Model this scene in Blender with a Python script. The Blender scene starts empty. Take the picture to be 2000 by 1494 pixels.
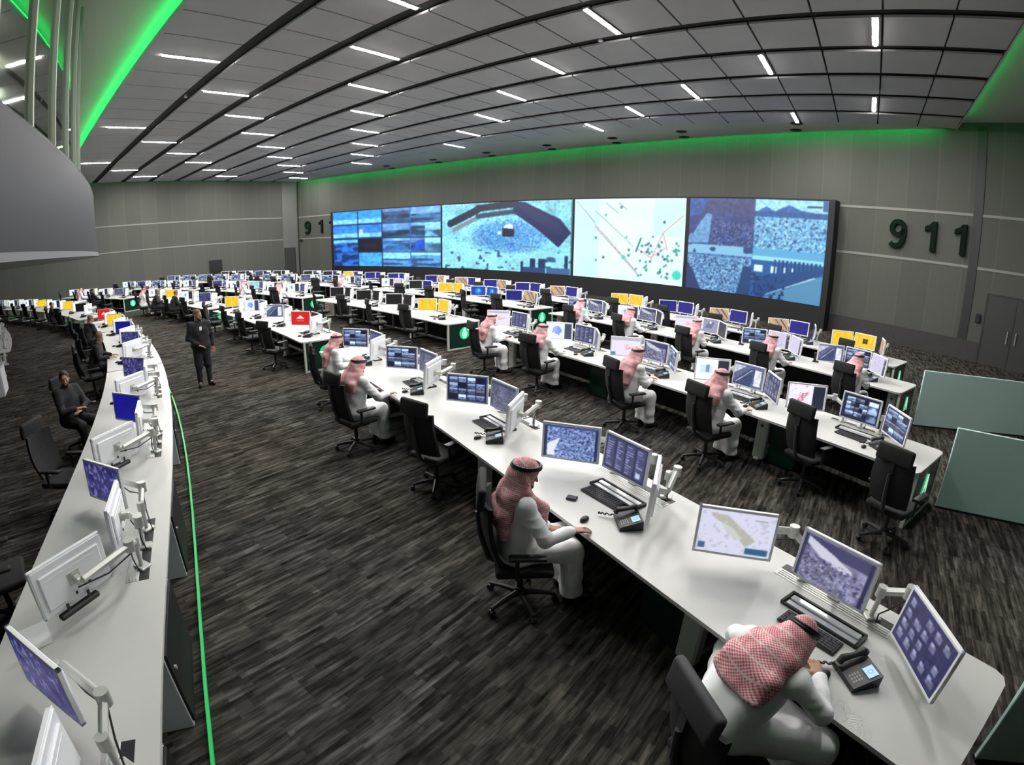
import bpy, bmesh, math, random
import numpy as np
from mathutils import Matrix, Vector, Euler

# ------------------------------------------------------------------ camera, world, exposure
SC = bpy.context.scene
COL = SC.collection
R_ = math.radians
CAM_Z = 3.05
YAW, PITCH, ROLL = 2.2275708, -0.2814884, 0.0145186       # solved from the ceiling grid and the wall lines
K1, K3 = 1.0106659, -0.0585986                              # lens: theta = K1 r + K3 r^3 (r in 1000 px)

def make_camera():
    cy, sy, cp, sp = math.cos(YAW), math.sin(YAW), math.cos(PITCH), math.sin(PITCH)
    f = Vector((cy*cp, sy*cp, sp)); rt = Vector((sy, -cy, 0)); up = rt.cross(f)
    cr, sr = math.cos(ROLL), math.sin(ROLL)
    rr = rt*cr + up*sr; uu = up*cr - rt*sr
    c = bpy.data.cameras.new('camera'); c.type = 'PANO'
    t = c if hasattr(c, 'panorama_type') else c.cycles
    t.panorama_type = 'FISHEYE_LENS_POLYNOMIAL'
    c.sensor_fit = 'HORIZONTAL'; c.sensor_width = 36; c.sensor_height = 36*1494/2000
    t.fisheye_fov = R_(170)
    t.fisheye_polynomial_k0 = 0; t.fisheye_polynomial_k1 = -K1/18; t.fisheye_polynomial_k2 = 0
    t.fisheye_polynomial_k3 = -K3/18**3; t.fisheye_polynomial_k4 = 0
    c.clip_start = .05; c.clip_end = 300
    o = bpy.data.objects.new('camera', c); COL.objects.link(o)
    o.matrix_world = Matrix(((rr.x, uu.x, -f.x, 0), (rr.y, uu.y, -f.y, 0), (rr.z, uu.z, -f.z, CAM_Z), (0, 0, 0, 1)))
    SC.camera = o
make_camera()
W = bpy.data.worlds.new('world'); SC.world = W; W.use_nodes = True
W.node_tree.nodes['Background'].inputs[0].default_value = (.6, .7, .8, 1)
W.node_tree.nodes['Background'].inputs[1].default_value = 0.0
vs = SC.view_settings
SC.display_settings.display_device = 'sRGB'
vs.view_transform = 'Standard'; vs.look = 'None'; vs.gamma = 1; vs.use_curve_mapping = False
vs.exposure = 0.0
SC.cycles.max_bounces = 8; SC.cycles.diffuse_bounces = 4; SC.cycles.glossy_bounces = 3; SC.cycles.transmission_bounces = 4
LAMP = 400.0          # ceiling lamp diffuser radiance
GREEN = 20.0          # cove strip radiance

# ------------------------------------------------------------------ materials
def lin(c):
    return tuple((x/12.92 if x <= .04045 else ((x+.055)/1.055)**2.4) for x in c)
def srgb(r, g, b): return lin((r/255, g/255, b/255))
MATS = {}
def mat(name, col=(.8, .8, .8), rough=.5, metal=0., emit=None, es=1., spec=.5, noise=0., nscale=8.):
    if name in MATS: return MATS[name]
    m = bpy.data.materials.new(name); m.use_nodes = True; nt = m.node_tree
    b = nt.nodes['Principled BSDF']
    b.inputs['Base Color'].default_value = (*col, 1); b.inputs['Roughness'].default_value = rough
    b.inputs['Metallic'].default_value = metal; b.inputs['Specular IOR Level'].default_value = spec
    if emit: b.inputs['Emission Color'].default_value = (*emit, 1); b.inputs['Emission Strength'].default_value = es
    if noise:
        tc = nt.nodes.new('ShaderNodeTexCoord'); n = nt.nodes.new('ShaderNodeTexNoise'); n.inputs['Scale'].default_value = nscale
        n.inputs['Detail'].default_value = 3
        r = nt.nodes.new('ShaderNodeMapRange'); r.inputs['To Min'].default_value = 1-noise; r.inputs['To Max'].default_value = 1+noise
        r.inputs['From Min'].default_value = .3; r.inputs['From Max'].default_value = .7
        mx = nt.nodes.new('ShaderNodeVectorMath'); mx.operation = 'SCALE'; mx.inputs[0].default_value = col
        nt.links.new(tc.outputs['Object'], n.inputs['Vector']); nt.links.new(n.outputs['Fac'], r.inputs['Value'])
        nt.links.new(r.outputs['Result'], mx.inputs['Scale']); nt.links.new(mx.outputs[0], b.inputs['Base Color'])
    MATS[name] = m; return m
class N:
    """a shader value with arithmetic"""
    def __init__(s, nt, o): s.nt, s.o = nt, o
    def _m(s, op, b=None, c=None):
        n = s.nt.nodes.new('ShaderNodeMath'); n.operation = op
        for i, x in enumerate((s, b, c)):
            if x is None: continue
            if isinstance(x, N): s.nt.links.new(x.o, n.inputs[i])
            else: n.inputs[i].default_value = x
        return N(s.nt, n.outputs[0])
    def __add__(s, b): return s._m('ADD', b)
    def __sub__(s, b): return s._m('SUBTRACT', b)
    def __mul__(s, b): return s._m('MULTIPLY', b)
    def __truediv__(s, b): return s._m('DIVIDE', b)
    def lt(s, b): return s._m('LESS_THAN', b)
    def gt(s, b): return s._m('GREATER_THAN', b)
    def fract(s): return s._m('FRACT')
    def floor(s): return s._m('FLOOR')
    def abs(s): return s._m('ABSOLUTE')
def nodes(name, rough=.6):
    m = bpy.data.materials.new(name); m.use_nodes = True; nt = m.node_tree
    b = nt.nodes['Principled BSDF']; b.inputs['Roughness'].default_value = rough
    MATS[name] = m
    return m, nt, b
def tex(nt, kind, vec, **kw):
    n = nt.nodes.new('ShaderNodeTex'+kind)
    if vec is not None: nt.links.new(vec, n.inputs['Vector'])
    for k, v in kw.items(): n.inputs[k.replace('_', ' ')].default_value = v
    return n
def mapping(nt, vec, scale=(1, 1, 1), rot=(0, 0, 0), loc=(0, 0, 0)):
    n = nt.nodes.new('ShaderNodeMapping'); nt.links.new(vec, n.inputs['Vector'])
    n.inputs['Scale'].default_value = scale; n.inputs['Rotation'].default_value = rot; n.inputs['Location'].default_value = loc
    return n.outputs[0]
def ramp(nt, fac, stops):
    n = nt.nodes.new('ShaderNodeValToRGB'); nt.links.new(fac, n.inputs['Fac'])
    e = n.color_ramp.elements
    while len(e) < len(stops): e.new(.5)
    for i, (p, c) in enumerate(stops): e[i].position = p; e[i].color = (*c, 1)
    return n.outputs['Color']
def mixc(nt, fac, a, b, mode='MIX'):
    n = nt.nodes.new('ShaderNodeMix'); n.data_type = 'RGBA'; n.blend_type = mode
    for s, x in ((0, fac), (6, a), (7, b)):
        if isinstance(x, N): x = x.o
        if hasattr(x, 'is_linked'): nt.links.new(x, n.inputs[s])
        elif s == 0: n.inputs[0].default_value = x
        else: n.inputs[s].default_value = (*x, 1)
    return n.outputs[2]

def carpet():
    m, nt, b = nodes('carpet', .95)
    tc = nt.nodes.new('ShaderNodeTexCoord').outputs['Object']
    bv = mapping(nt, tc, rot=(0, 0, R_(90)))
    def bricks(w, h, lo, hi, off=.37):
        br = tex(nt, 'Brick', bv, Scale=1.0, Mortar_Size=0.0, Brick_Width=w, Row_Height=h, Bias=0.0)
        br.offset = off; br.inputs['Color1'].default_value = (lo, lo, lo, 1); br.inputs['Color2'].default_value = (hi, hi, hi, 1)
        return br.outputs['Color']
    st = tex(nt, 'Noise', mapping(nt, tc, scale=(26, 3.0, 1)), Scale=1.0, Detail=2.0, Roughness=.6)
    big = tex(nt, 'Noise', tc, Scale=.35, Detail=1.0)
    c = ramp(nt, st.outputs['Fac'], [(.34, (.019, .0186, .0178)), (.5, (.040, .039, .0368)), (.68, (.068, .066, .0625))])
    for w, h, lo, hi, off in ((.50, .05, .55, 1.55, .37), (.25, .25, .78, 1.25, .5), (.33, .033, .7, 1.3, .21)): c = mixc(nt, 1.0, c, bricks(w, h, lo, hi, off), 'MULTIPLY')
    c3 = ramp(nt, big.outputs['Fac'], [(.3, (1.10, .98, .87)), (.7, (.98, .98, .95))])
    c = mixc(nt, 1.0, c, c3, 'MULTIPLY')
    nt.links.new(c, b.inputs['Base Color']); b.inputs['Specular IOR Level'].default_value = 0
    return m
def wall_mat(name, base, step=1.22):
    m, nt, b = nodes(name, .75)
    uv = nt.nodes.new('ShaderNodeTexCoord').outputs['UV']
    sp = nt.nodes.new('ShaderNodeSeparateXYZ'); nt.links.new(uv, sp.inputs[0])
    u = N(nt, sp.outputs[0])
    seam = (u/step).fract().lt(.022)
    pid = (u/step).floor()
    w = tex(nt, 'WhiteNoise', None); w.noise_dimensions = '1D'; nt.links.new(pid.o, w.inputs['W'])
    n1 = tex(nt, 'Noise', mapping(nt, uv, scale=(30, 1.2, 1)), Scale=1.0, Detail=2.0)
    c = ramp(nt, w.outputs['Value'], [(0, tuple(x*.93 for x in base)), (1, tuple(x*1.07 for x in base))])
    c2 = ramp(nt, n1.outputs['Fac'], [(.3, (.95,)*3), (.7, (1.05,)*3)])
    c = mixc(nt, 1.0, c, c2, 'MULTIPLY')
    c = mixc(nt, seam, c, tuple(min(1, x*1.35) for x in base))
    nt.links.new(c, b.inputs['Base Color'])
    return m
def screen_mat():
    m, nt, b = nodes('lit_display', .35)
    b.inputs['Base Color'].default_value = (.008, .008, .01, 1)
    a = nt.nodes.new('ShaderNodeAttribute'); a.attribute_name = 'Col'
    nt.links.new(a.outputs['Color'], b.inputs['Emission Color']); b.inputs['Emission Strength'].default_value = 1.12
    return m
def scarf_mat():
    m, nt, b = nodes('red_checked_cotton', .9)
    tc = nt.nodes.new('ShaderNodeTexCoord').outputs['Object']
    uv = nt.nodes.new('ShaderNodeTexCoord').outputs['UV']
    ckn = tex(nt, 'Checker', uv, Scale=118.0)
    ckn.inputs['Color1'].default_value = (.60, .13, .16, 1); ckn.inputs['Color2'].default_value = (.86, .62, .64, 1)
    sp = nt.nodes.new('ShaderNodeSeparateXYZ'); nt.links.new(uv, sp.inputs[0])
    line = (N(nt, sp.outputs[1])/.075).fract().lt(.13)
    ck = mixc(nt, line*.6, ckn.outputs['Color'], (.80, .70, .70))
    n = tex(nt, 'Noise', tc, Scale=14.0, Detail=2.0)
    c2 = ramp(nt, n.outputs['Fac'], [(.35, (.75, .65, .65)), (.65, (1.15, 1.2, 1.2))])
    c = mixc(nt, 1.0, ck, c2, 'MULTIPLY')
    nt.links.new(c, b.inputs['Base Color']); return m
def glass_mat():
    m = bpy.data.materials.new('gallery_glass'); m.use_nodes = True; nt = m.node_tree; nt.nodes.clear()
    o = nt.nodes.new('ShaderNodeOutputMaterial'); t = nt.nodes.new('ShaderNodeBsdfTransparent'); g = nt.nodes.new('ShaderNodeBsdfGlossy')
    t.inputs[0].default_value = (.55, .6, .56, 1); g.inputs['Roughness'].default_value = .03; g.inputs[0].default_value = (.9, .95, .9, 1)
    mx = nt.nodes.new('ShaderNodeMixShader'); mx.inputs[0].default_value = .42
    nt.links.new(t.outputs[0], mx.inputs[1]); nt.links.new(g.outputs[0], mx.inputs[2]); nt.links.new(mx.outputs[0], o.inputs[0])
    MATS['gallery_glass'] = m; return m
M_CARPET = carpet()
M_WALL = wall_mat('grey_wall_panels', (.070, .074, .061))
M_ENDWALL = wall_mat('grey_end_wall_panels', (.074, .079, .066))
M_SCREEN = screen_mat(); M_SCARF = scarf_mat(); M_GLASS = glass_mat()
M_WHITE = mat('white_laminate', (.555, .555, .535), .38, noise=.02, nscale=2)
M_FRAME = mat('white_plastic', (.90, .91, .95), .4)
M_SILVER = mat('grey_metal', (.55, .56, .53), .38, .35)
M_LEG = mat('pale_powder_coat', (.50, .52, .46), .5)
M_BLACK = mat('black_plastic', (.014, .014, .015), .45)
M_BLACK2 = mat('black_fabric', (.011, .011, .012), .85, noise=.3, nscale=30)
M_DARKGREY = mat('dark_grey_pad', (.045, .045, .05), .7)
M_CHARCOAL = mat('charcoal_panel', (.013, .0135, .014), .55, spec=.3)
M_LIGHTGREY = mat('light_grey_panel', (.62, .63, .68), .5)
M_TILE = mat('grey_ceiling_tile', (.50, .49, .505), .9, noise=.04, nscale=.8)
M_SLOT = mat('dark_ceiling_slot', (.018, .018, .02), .8)
M_SOFFIT = mat('painted_soffit', (.52, .52, .47), .8, noise=.03, nscale=.5)
M_TRIMLINE = mat('pale_wall_line', (.21, .21, .195), .6)
M_DARKTRIM = mat('dark_wall_strip', (.018, .021, .017), .5)
M_PLINTH = mat('dark_plinth', (.035, .033, .031), .7, noise=.1)
M_LAMP = mat('lamp_diffuser', (.9, .9, .9), .4, emit=(1, .97, .95), es=LAMP)
M_GREEN = mat('green_light_strip', (.1, .5, .2), .4, emit=(.005, 1, .16), es=GREEN)
M_GREENWALL = mat('green_wall_wash_strip', (.1, .5, .2), .4, emit=(.02, 1, .20), es=42)
M_GALLERYFILL = mat('gallery_fill_glow', (.9, .9, .9), .4, emit=(1, .96, .90), es=38)
M_GREENLOW = mat('green_desk_strip', (.02, .3, .08), .4, emit=(.01, .62, .13), es=.36)
M_EMBLEM = mat('green_lit_emblem', (.05, .4, .2), .4, emit=(.0, .42, .14), es=.8)
M_EMBLEM2 = mat('pale_green_lit_emblem', (.2, .6, .4), .4, emit=(.35, 1.0, .62), es=.9)
M_ENDGLASS = mat('dark_green_glass', (.006, .03, .02), .12)
M_PARTITION = mat('teal_partition_glass', (.60, .80, .76), .5, noise=.04, nscale=1)
M_FASCIA = mat('dark_glossy_fascia', (.040, .043, .050), .55, spec=.08)
M_DIGIT = mat('dark_green_numeral', (.003, .010, .005), .8, spec=.1)
M_THOBE = mat('white_cotton', (.90, .91, .92), .85, noise=.03, nscale=6)
M_SKIN = mat('skin', (.36, .19, .12), .55)
M_HAIR = mat('dark_hair', (.022, .014, .010), .7)
M_BROWNHAIR = mat('brown_hair', (.16, .09, .045), .7)
M_UNIFORM = mat('black_uniform_cloth', (.010, .010, .012), .85, noise=.2, nscale=12)
M_CORD = mat('black_cord', (.008, .008, .008), .6)
M_DOOR = mat('dark_grey_door', (.034, .034, .030), .55)
M_FIN = mat('pale_glass_fin', (.42, .46, .39), .7, spec=.2)
M_INNER = mat('gallery_wall_paint', (.30, .31, .27), .8)
M_STRIPEBAND = mat('maroon_scarf_band', (.26, .03, .07), .9)
# ------------------------------------------------------------------ mesh helpers
class BM:
    def __init__(s): s.bm = bmesh.new()
    def _take(s, vs_, M):
        bmesh.ops.transform(s.bm, matrix=M, verts=vs_)
    def box(s, size, loc=(0, 0, 0), rot=(0, 0, 0), bev=0., M=None, seg=1):
        t = bmesh.new(); bmesh.ops.create_cube(t, size=1)
        bmesh.ops.scale(t, vec=size, verts=t.verts)
        if bev: bmesh.ops.bevel(t, geom=list(t.edges), offset=bev, segments=seg, affect='EDGES', profile=.5)
        X = Matrix.Translation(loc) @ Euler(rot).to_matrix().to_4x4()
        if M is not None: X = M @ X
        s.join(t, X); return s
    def join(s, t, X=None):
        if X is not None: bmesh.ops.transform(t, matrix=X, verts=t.verts)
        me = bpy.data.meshes.new('tmp'); t.to_mesh(me); t.free(); s.bm.from_mesh(me); bpy.data.meshes.remove(me)
    def cyl(s, r1, r2, h, loc=(0, 0, 0), rot=(0, 0, 0), seg=16, M=None):
        t = bmesh.new(); bmesh.ops.create_cone(t, cap_ends=True, segments=seg, radius1=r1, radius2=r2, depth=h)
        X = Matrix.Translation(loc) @ Euler(rot).to_matrix().to_4x4()
        s.join(t, X if M is None else M @ X); return s
    def ball(s, r, loc=(0, 0, 0), sc=(1, 1, 1), seg=12, M=None):
        t = bmesh.new(); bmesh.ops.create_uvsphere(t, u_segments=seg, v_segments=max(6, seg*2//3), radius=r)
        X = Matrix.Translation(loc) @ Matrix.Diagonal((*sc, 1))
        s.join(t, X if M is None else M @ X); return s
    def tube(s, pts, r, seg=8, closed=False):
        pts = [Vector(p) for p in pts]; n = len(pts); rings = []; up = Vector((0, 0, 1))
        for i, p in enumerate(pts):
            a = pts[i-1] if (i or closed) else pts[0]; b = pts[(i+1) % n] if (i < n-1 or closed) else pts[-1]
            d = (b-a).normalized()
            x = d.cross(up)
            if x.length < 1e-3: x = d.cross(Vector((1, 0, 0)))
            x.normalize(); y = x.cross(d)
            rr = r[i] if isinstance(r, (list, tuple)) else r
            rings.append([s.bm.verts.new(p + x*math.cos(2*math.pi*k/seg)*rr + y*math.sin(2*math.pi*k/seg)*rr) for k in range(seg)])
        for i in range(n if closed else n-1):
            A, B = rings[i], rings[(i+1) % n]
            for k in range(seg): s.bm.faces.new((A[k], B[k], B[(k+1) % seg], A[(k+1) % seg]))
        if not closed:
            s.bm.faces.new(rings[0]); s.bm.faces.new(rings[-1][::-1])
        return s
    def bar(s, a, b, w, h, bev=0.):
        """box from a to b, w wide, h tall"""
        a, b = Vector(a), Vector(b); d = b-a
        q = d.to_track_quat('Y', 'Z')
        return s.box((w, d.length, h), bev=bev, M=Matrix.Translation((a+b)/2) @ q.to_matrix().to_4x4())
    def prism(s, poly, z0, z1, M=None):
        t = bmesh.new()
        A = [t.verts.new((x, y, z0)) for x, y in poly]; B = [t.verts.new((x, y, z1)) for x, y in poly]
        t.faces.new(A[::-1]); t.faces.new(B)
        for i in range(len(poly)): j = (i+1) % len(poly); t.faces.new((A[i], A[j], B[j], B[i]))
        s.join(t, M); return s
    def arc(s, r0, r1, p0, p1, z0, z1, step=1.):
        n = max(1, int(math.ceil(abs(p1-p0)/step)))
        ring = []
        for i in range(n+1):
            p = p0+(p1-p0)*i/n
            ring.append([s.bm.verts.new(pol(r, p, z)) for r, z in ((r0, z0), (r1, z0), (r1, z1), (r0, z1))])
        for i in range(n):
            A, B = ring[i], ring[i+1]
            for k in range(4): s.bm.faces.new((A[k], A[(k+1) % 4], B[(k+1) % 4], B[k]))
        s.bm.faces.new(ring[0][::-1]); s.bm.faces.new(ring[-1])
        return s
    def mesh(s, name, m, smooth=35):
        bmesh.ops.recalc_face_normals(s.bm, faces=s.bm.faces)
        me = bpy.data.meshes.new(name); s.bm.to_mesh(me); s.bm.free()
        if m: me.materials.append(m)
        if smooth:
            for p in me.polygons: p.use_smooth = True
            me.set_sharp_from_angle(angle=R_(smooth))
        return me
    def obj(s, name, m, parent=None, smooth=35):
        return link(name, s.mesh(name, m, smooth), parent)
OX, OY = -20., -44.                      # centre of the concentric desk rows and of the display wall
def pol(r, phi, z=0.):
    a = R_(phi); return Vector((OX+r*math.sin(a), OY+r*math.cos(a), z))
def frame(r, phi, u=0., v=0., z=0., yaw=0.):
    """station frame: +Y points outwards to the display wall, +X along the row"""
    return Matrix.Translation(pol(r, phi, 0)) @ Matrix.Rotation(-R_(phi), 4, 'Z') @ Matrix.Translation((u, v, z)) @ Matrix.Rotation(R_(yaw), 4, 'Z')
def link(name, data, parent=None):
    o = bpy.data.objects.new(name, data); COL.objects.link(o)
    if parent: o.parent = parent
    return o
def thing(name, label, cat, M=None, group=None):
    o = bpy.data.objects.new(name, None); COL.objects.link(o); o.empty_display_size = .1
    if M is not None: o.matrix_world = M
    return tag(o, label, cat, group)
def tag(o, label, cat, group=None):
    o['label'] = label; o['category'] = cat
    if group: o['group'] = group
    return o
def struct(o): o['kind'] = 'structure'; return o
def kids(o): return KIDS.get(o.name, [])
KIDS = {}
def part(name, me, parent):
    o = link(name, me, parent); KIDS.setdefault(parent.name, []).append(o); return o
def dup(root, M, label, group=None):
    r = root.copy(); COL.objects.link(r); r.matrix_world = M; r['label'] = label
    if group: r['group'] = group
    for c in kids(root):
        k = c.copy(); COL.objects.link(k); k.parent = r; KIDS.setdefault(r.name, []).append(k)
        for g in kids(c):
            h = g.copy(); COL.objects.link(h); h.parent = k
    return r
def arc_wall(name, r, p0, p1, z0, z1, m, step=1.):
    """curved wall face with arc-length UVs"""
    n = int(math.ceil((p1-p0)/step)); me = bpy.data.meshes.new(name); v, f, uv = [], [], []
    for i in range(n+1):
        p = p0+(p1-p0)*i/n
        v += [pol(r, p, z0), pol(r, p, z1), pol(r+.15, p, z0), pol(r+.15, p, z1)]
    for i in range(n):
        a = 4*i; b = a+4
        for q in ((a, b, b+1, a+1), (b+2, a+2, a+3, b+3), (a+1, b+1, b+3, a+3), (b, a, a+2, b+2)): f.append(q)
    f += [(0, 1, 3, 2), (4*n+1, 4*n, 4*n+2, 4*n+3)]
    me.from_pydata(v, [], f); me.materials.append(m)
    L = me.uv_layers.new(name='UVMap')
    for pl in me.polygons:
        for li in pl.loop_indices:
            c = me.vertices[me.loops[li].vertex_index].co
            ph = math.atan2(c.x-OX, c.y-OY)
            L.data[li].uv = (ph*r, c.z)
    me.update(); return link(name, me)
def flat_wall(name, a, b, z0, z1, th, m):
    a, b = Vector((*a, 0)), Vector((*b, 0)); d = (b-a); n = Vector((d.y, -d.x, 0)).normalized()*th
    v = [a, b, b+n, a+n]; V = [(p.x, p.y, z0) for p in v]+[(p.x, p.y, z1) for p in v]
    f = [(0, 1, 5, 4), (1, 2, 6, 5), (2, 3, 7, 6), (3, 0, 4, 7), (4, 5, 6, 7), (3, 2, 1, 0)]
    me = bpy.data.meshes.new(name); me.from_pydata(V, [], f); me.materials.append(m)
    L = me.uv_layers.new(name='UVMap')
    for pl in me.polygons:
        for li in pl.loop_indices:
            c = me.vertices[me.loops[li].vertex_index].co; L.data[li].uv = ((Vector((c.x, c.y, 0))-a).dot(d.normalized()), c.z)
    return link(name, me)

# ------------------------------------------------------------------ room shell
CZ = 8.45; H = 5.4
WALL_R = 70.3
s = BM(); s.box((58, 44, .2), (-19, 10, -.1)); struct(s.obj('floor', M_CARPET))
# curved display wall in three bands with pale lines between
struct(arc_wall('wall_back', WALL_R, -18.3, 25.5, 0, 9.0, M_WALL))
for i, z in enumerate((3.42, 5.34)):
    s = BM(); s.arc(WALL_R-.02, WALL_R+.01, -18.1, 25.4, z-.05, z+.05); struct(s.obj('trim_%d' % (i+1), M_TRIMLINE))
s = BM(); s.arc(WALL_R-.04, WALL_R+.01, 15.0, 25.4, 0, .73); struct(s.obj('baseboard_back', M_PLINTH))
s = BM(); s.arc(WALL_R-.03, WALL_R+.01, 20.08, 20.36, 0, 8.6); struct(s.obj('trim_3', M_DARKTRIM))
s = BM(); s.arc(WALL_R-.03, WALL_R+.01, -18.06, -17.96, 0, 8.6); struct(s.obj('trim_4', M_DARKTRIM))
# end wall on the far left, return walls behind the camera
struct(flat_wall('wall_left', (-41.9, -14), (-41.9, 23.2), 0, 9.0, -.2, M_ENDWALL))
for i, z in enumerate((3.42, 5.32)):
    s = BM(); s.box((.04, 36, .09), (-41.89, 4.8, z)); struct(s.obj('trim_%d' % (i+5), M_TRIMLINE))
s = BM(); s.box((.06, 1.5, 8.9), (-41.87, 22.1, 4.45)); struct(s.obj('trim_7', mat('grey_return_panel', (.12, .125, .115), .7)))
struct(flat_wall('wall_front', (9, -12), (-48, -12), 0, 9.0, .2, M_ENDWALL))
struct(flat_wall('wall_right', (9, 26), (9, -12), 0, 9.0, .2, M_ENDWALL))
# doors
def door(name, r, p0, p1, h):
    o = BM(); o.arc(r-.05, r+.01, p0, p1, 0, h); d = struct(o.obj(name, M_DOOR))
    o = BM(); pm = (p0+p1)/2
    o.arc(r-.058, r-.04, p0-.06, p0, 0, h+.06).arc(r-.058, r-.04, p1, p1+.06, 0, h+.06).arc(r-.058, r-.04, p0, p1, h, h+.06); part('door_frame', o.mesh('door_frame', M_DARKTRIM), d)
    o = BM(); o.arc(r-.056, r-.045, pm-.012, pm+.012, 0.02, h-.02); part('door_gap', o.mesh('door_gap', M_BLACK), d)
    o = BM()
    for q in (-.13, .13): o.bar(pol(r-.10, pm+q, .9), pol(r-.10, pm+q, 1.35), .03, .03)
    part('door_handle', o.mesh('door_handle', M_SILVER), d)
    return d
door('door_1', WALL_R, 20.85, 22.6, 2.52)
o = BM(); o.box((.05, 1.0, 2.62), (-41.83, 21.95, 1.31)); d2 = struct(o.obj('door_2', M_DOOR))
o = BM(); o.box((.06, .06, 2.7), (-41.82, 21.42, 1.35)).box((.06, .06, 2.7), (-41.82, 22.48, 1.35)).box((.06, 1.1, .06), (-41.82, 21.95, 2.66)); part('door_frame', o.mesh('door_frame', M_DARKTRIM), d2)
# ceiling raft: nine strips of tiles between dark slots
s = BM(); t = bmesh.new()
BEAMS = [(1.068+.385*k)*H for k in range(8)]
EDGES = [3.43]+BEAMS+[22.05]
joints = [.324+1.512*n for n in range(-28, 3)]
xs = [-41.55]+[x for x in joints if -41.2 < x < 3.0]+[3.3]
for k in range(9):
    y0 = EDGES[k]+(.2 if k else 0); y1 = EDGES[k+1]-(.2 if k < 8 else 0)
    for a, b in zip(xs[:-1], xs[1:]):
        V = [t.verts.new(p) for p in ((a+.026, y0, CZ), (b-.026, y0, CZ), (b-.026, y1, CZ), (a+.026, y1, CZ), (a+.026, y0, CZ+.06), (b-.026, y0, CZ+.06), (b-.026, y1, CZ+.06), (a+.026, y1, CZ+.06))]
        for q in ((3, 2, 1, 0), (0, 1, 5, 4), (1, 2, 6, 5), (2, 3, 7, 6), (3, 0, 4, 7)): t.faces.new([V[i] for i in q])
s.join(t); struct(s.obj('ceiling', M_TILE, smooth=0))
s = BM(); s.box((44.85, 18.62, .06), (-19.125, 12.74, CZ+.13))
s.box((.02, 18.62, .15), (3.285, 12.74, CZ+.085)).box((.02, 18.62, .15), (-41.54, 12.74, CZ+.085)).box((44.8, .02, .15), (-19.125, 22.04, CZ+.085)).box((44.8, .02, .15), (-19.125, 3.445, CZ+.085)); struct(s.obj('ceiling_slot_backing', M_SLOT))  # side walls added around the backing to block green light leaks
# pale lip along the raft's two free edges
s = BM(); s.box((45.2, .05, .16), (-19.25, 3.42, CZ+.07)); s.box((.05, 18.7, .10), (3.33, 12.75, CZ+.04)); struct(s.obj('trim_8', M_TILE))
# soffit with arc edge towards the display wall
s = BM(); pts = []
t = bmesh.new(); n = 44
lo, hi = [], []
for i in range(n+1):
    ph = -18.05+(25.3+18.05)*i/n; p = pol(69.92, ph); lo.append((p.x, 22.05, p.y))
A = [t.verts.new((x, y, CZ)) for x, y, yy in lo if True]; B = [t.verts.new((x, yy, CZ)) for x, y, yy in lo]
A2 = [t.verts.new((x, y, CZ+.1)) for x, y, yy in lo]; B2 = [t.verts.new((x, yy, CZ+.1)) for x, y, yy in lo]
for i in range(n):
    if lo[i][2] < 22.06: continue
    t.faces.new((A[i+1], A[i], B[i], B[i+1])); t.faces.new((B[i], B2[i], B2[i+1], B[i+1]))
s.join(t); struct(s.obj('ceiling_wall_soffit', M_SOFFIT))
s = BM(); s.box((51.35, 38.5, .1), (-22.35, 7.25, CZ+.48)); struct(s.obj('ceiling_upper', M_SOFFIT))
s = BM(); s.box((6.6, 40, .1), (6.4, 8, CZ+.37)); s.box((.06, 38.5, .2), (3.1, 7.25, CZ+.42)); struct(s.obj('ceiling_right', M_SOFFIT))
s = BM(); s.box((45.2, .04, .36), (-19.3, 22.07, CZ+.26)); struct(s.obj('trim_11', M_SOFFIT))  # unseen plate added to stop green strip light showing through the ceiling gap
# hidden green strips in the coves
def strip(name, o, lab): return tag(o.obj(name, M_GREEN), lab, 'led strip')
strip('cove_light_strip', BM().box((44.4, .05, .04), (-19.1, 3.46, CZ+.17)), 'green light strip hidden along the long left edge of the ceiling')
strip('cove_light_strip', BM().box((.03, 17.6, .03), (3.27, 12.4, CZ+.19)), 'green light strip hidden along the short right edge of the ceiling')
strip('cove_light_strip', BM().arc(69.80, 69.84, -17.6, 19.2, CZ+.31, CZ+.35), 'green light strip washing the top of the curved display wall').data.materials[0] = M_GREENWALL
st_ = strip('cove_light_strip', BM().box((.04, 18.0, .03), (-41.45, 12.6, CZ+.24)), 'dim green light strip along the top of the far end wall'); st_.data.materials[0] = mat('dim_green_light_strip', (.1, .5, .2), .4, emit=(.005, 1, .16), es=6)

# ceiling lamps
def lamp_proto():
    L = 1.62
    h = BM(); h.box((.17, L+.06, .05), (0, 0, .035)).box((.02, L+.06, .03), (-.075, 0, .0)).box((.02, L+.06, .03), (.075, 0, .0))
    g = BM(); g.prism([(-.055, -L/2+.1), (-.02, -L/2), (.02, -L/2), (.055, -L/2+.1), (.055, L/2-.1), (.02, L/2), (-.02, L/2), (-.055, L/2-.1)], -.02, .012)
    return h.mesh('lamp_housing', M_SILVER), g.mesh('lamp_diffuser', M_LAMP)
LH, LD = lamp_proto()
ordn = ['first', 'second', 'third', 'fourth', 'fifth', 'sixth', 'seventh', 'eighth', 'ninth', 'tenth', 'eleventh', 'twelfth', 'thirteenth', 'fourteenth', 'fifteenth', 'sixteenth', 'seventeenth', 'eighteenth', 'nineteenth', 'twentieth', 'twenty-first', 'twenty-second', 'twenty-third', 'twenty-fourth']
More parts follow.
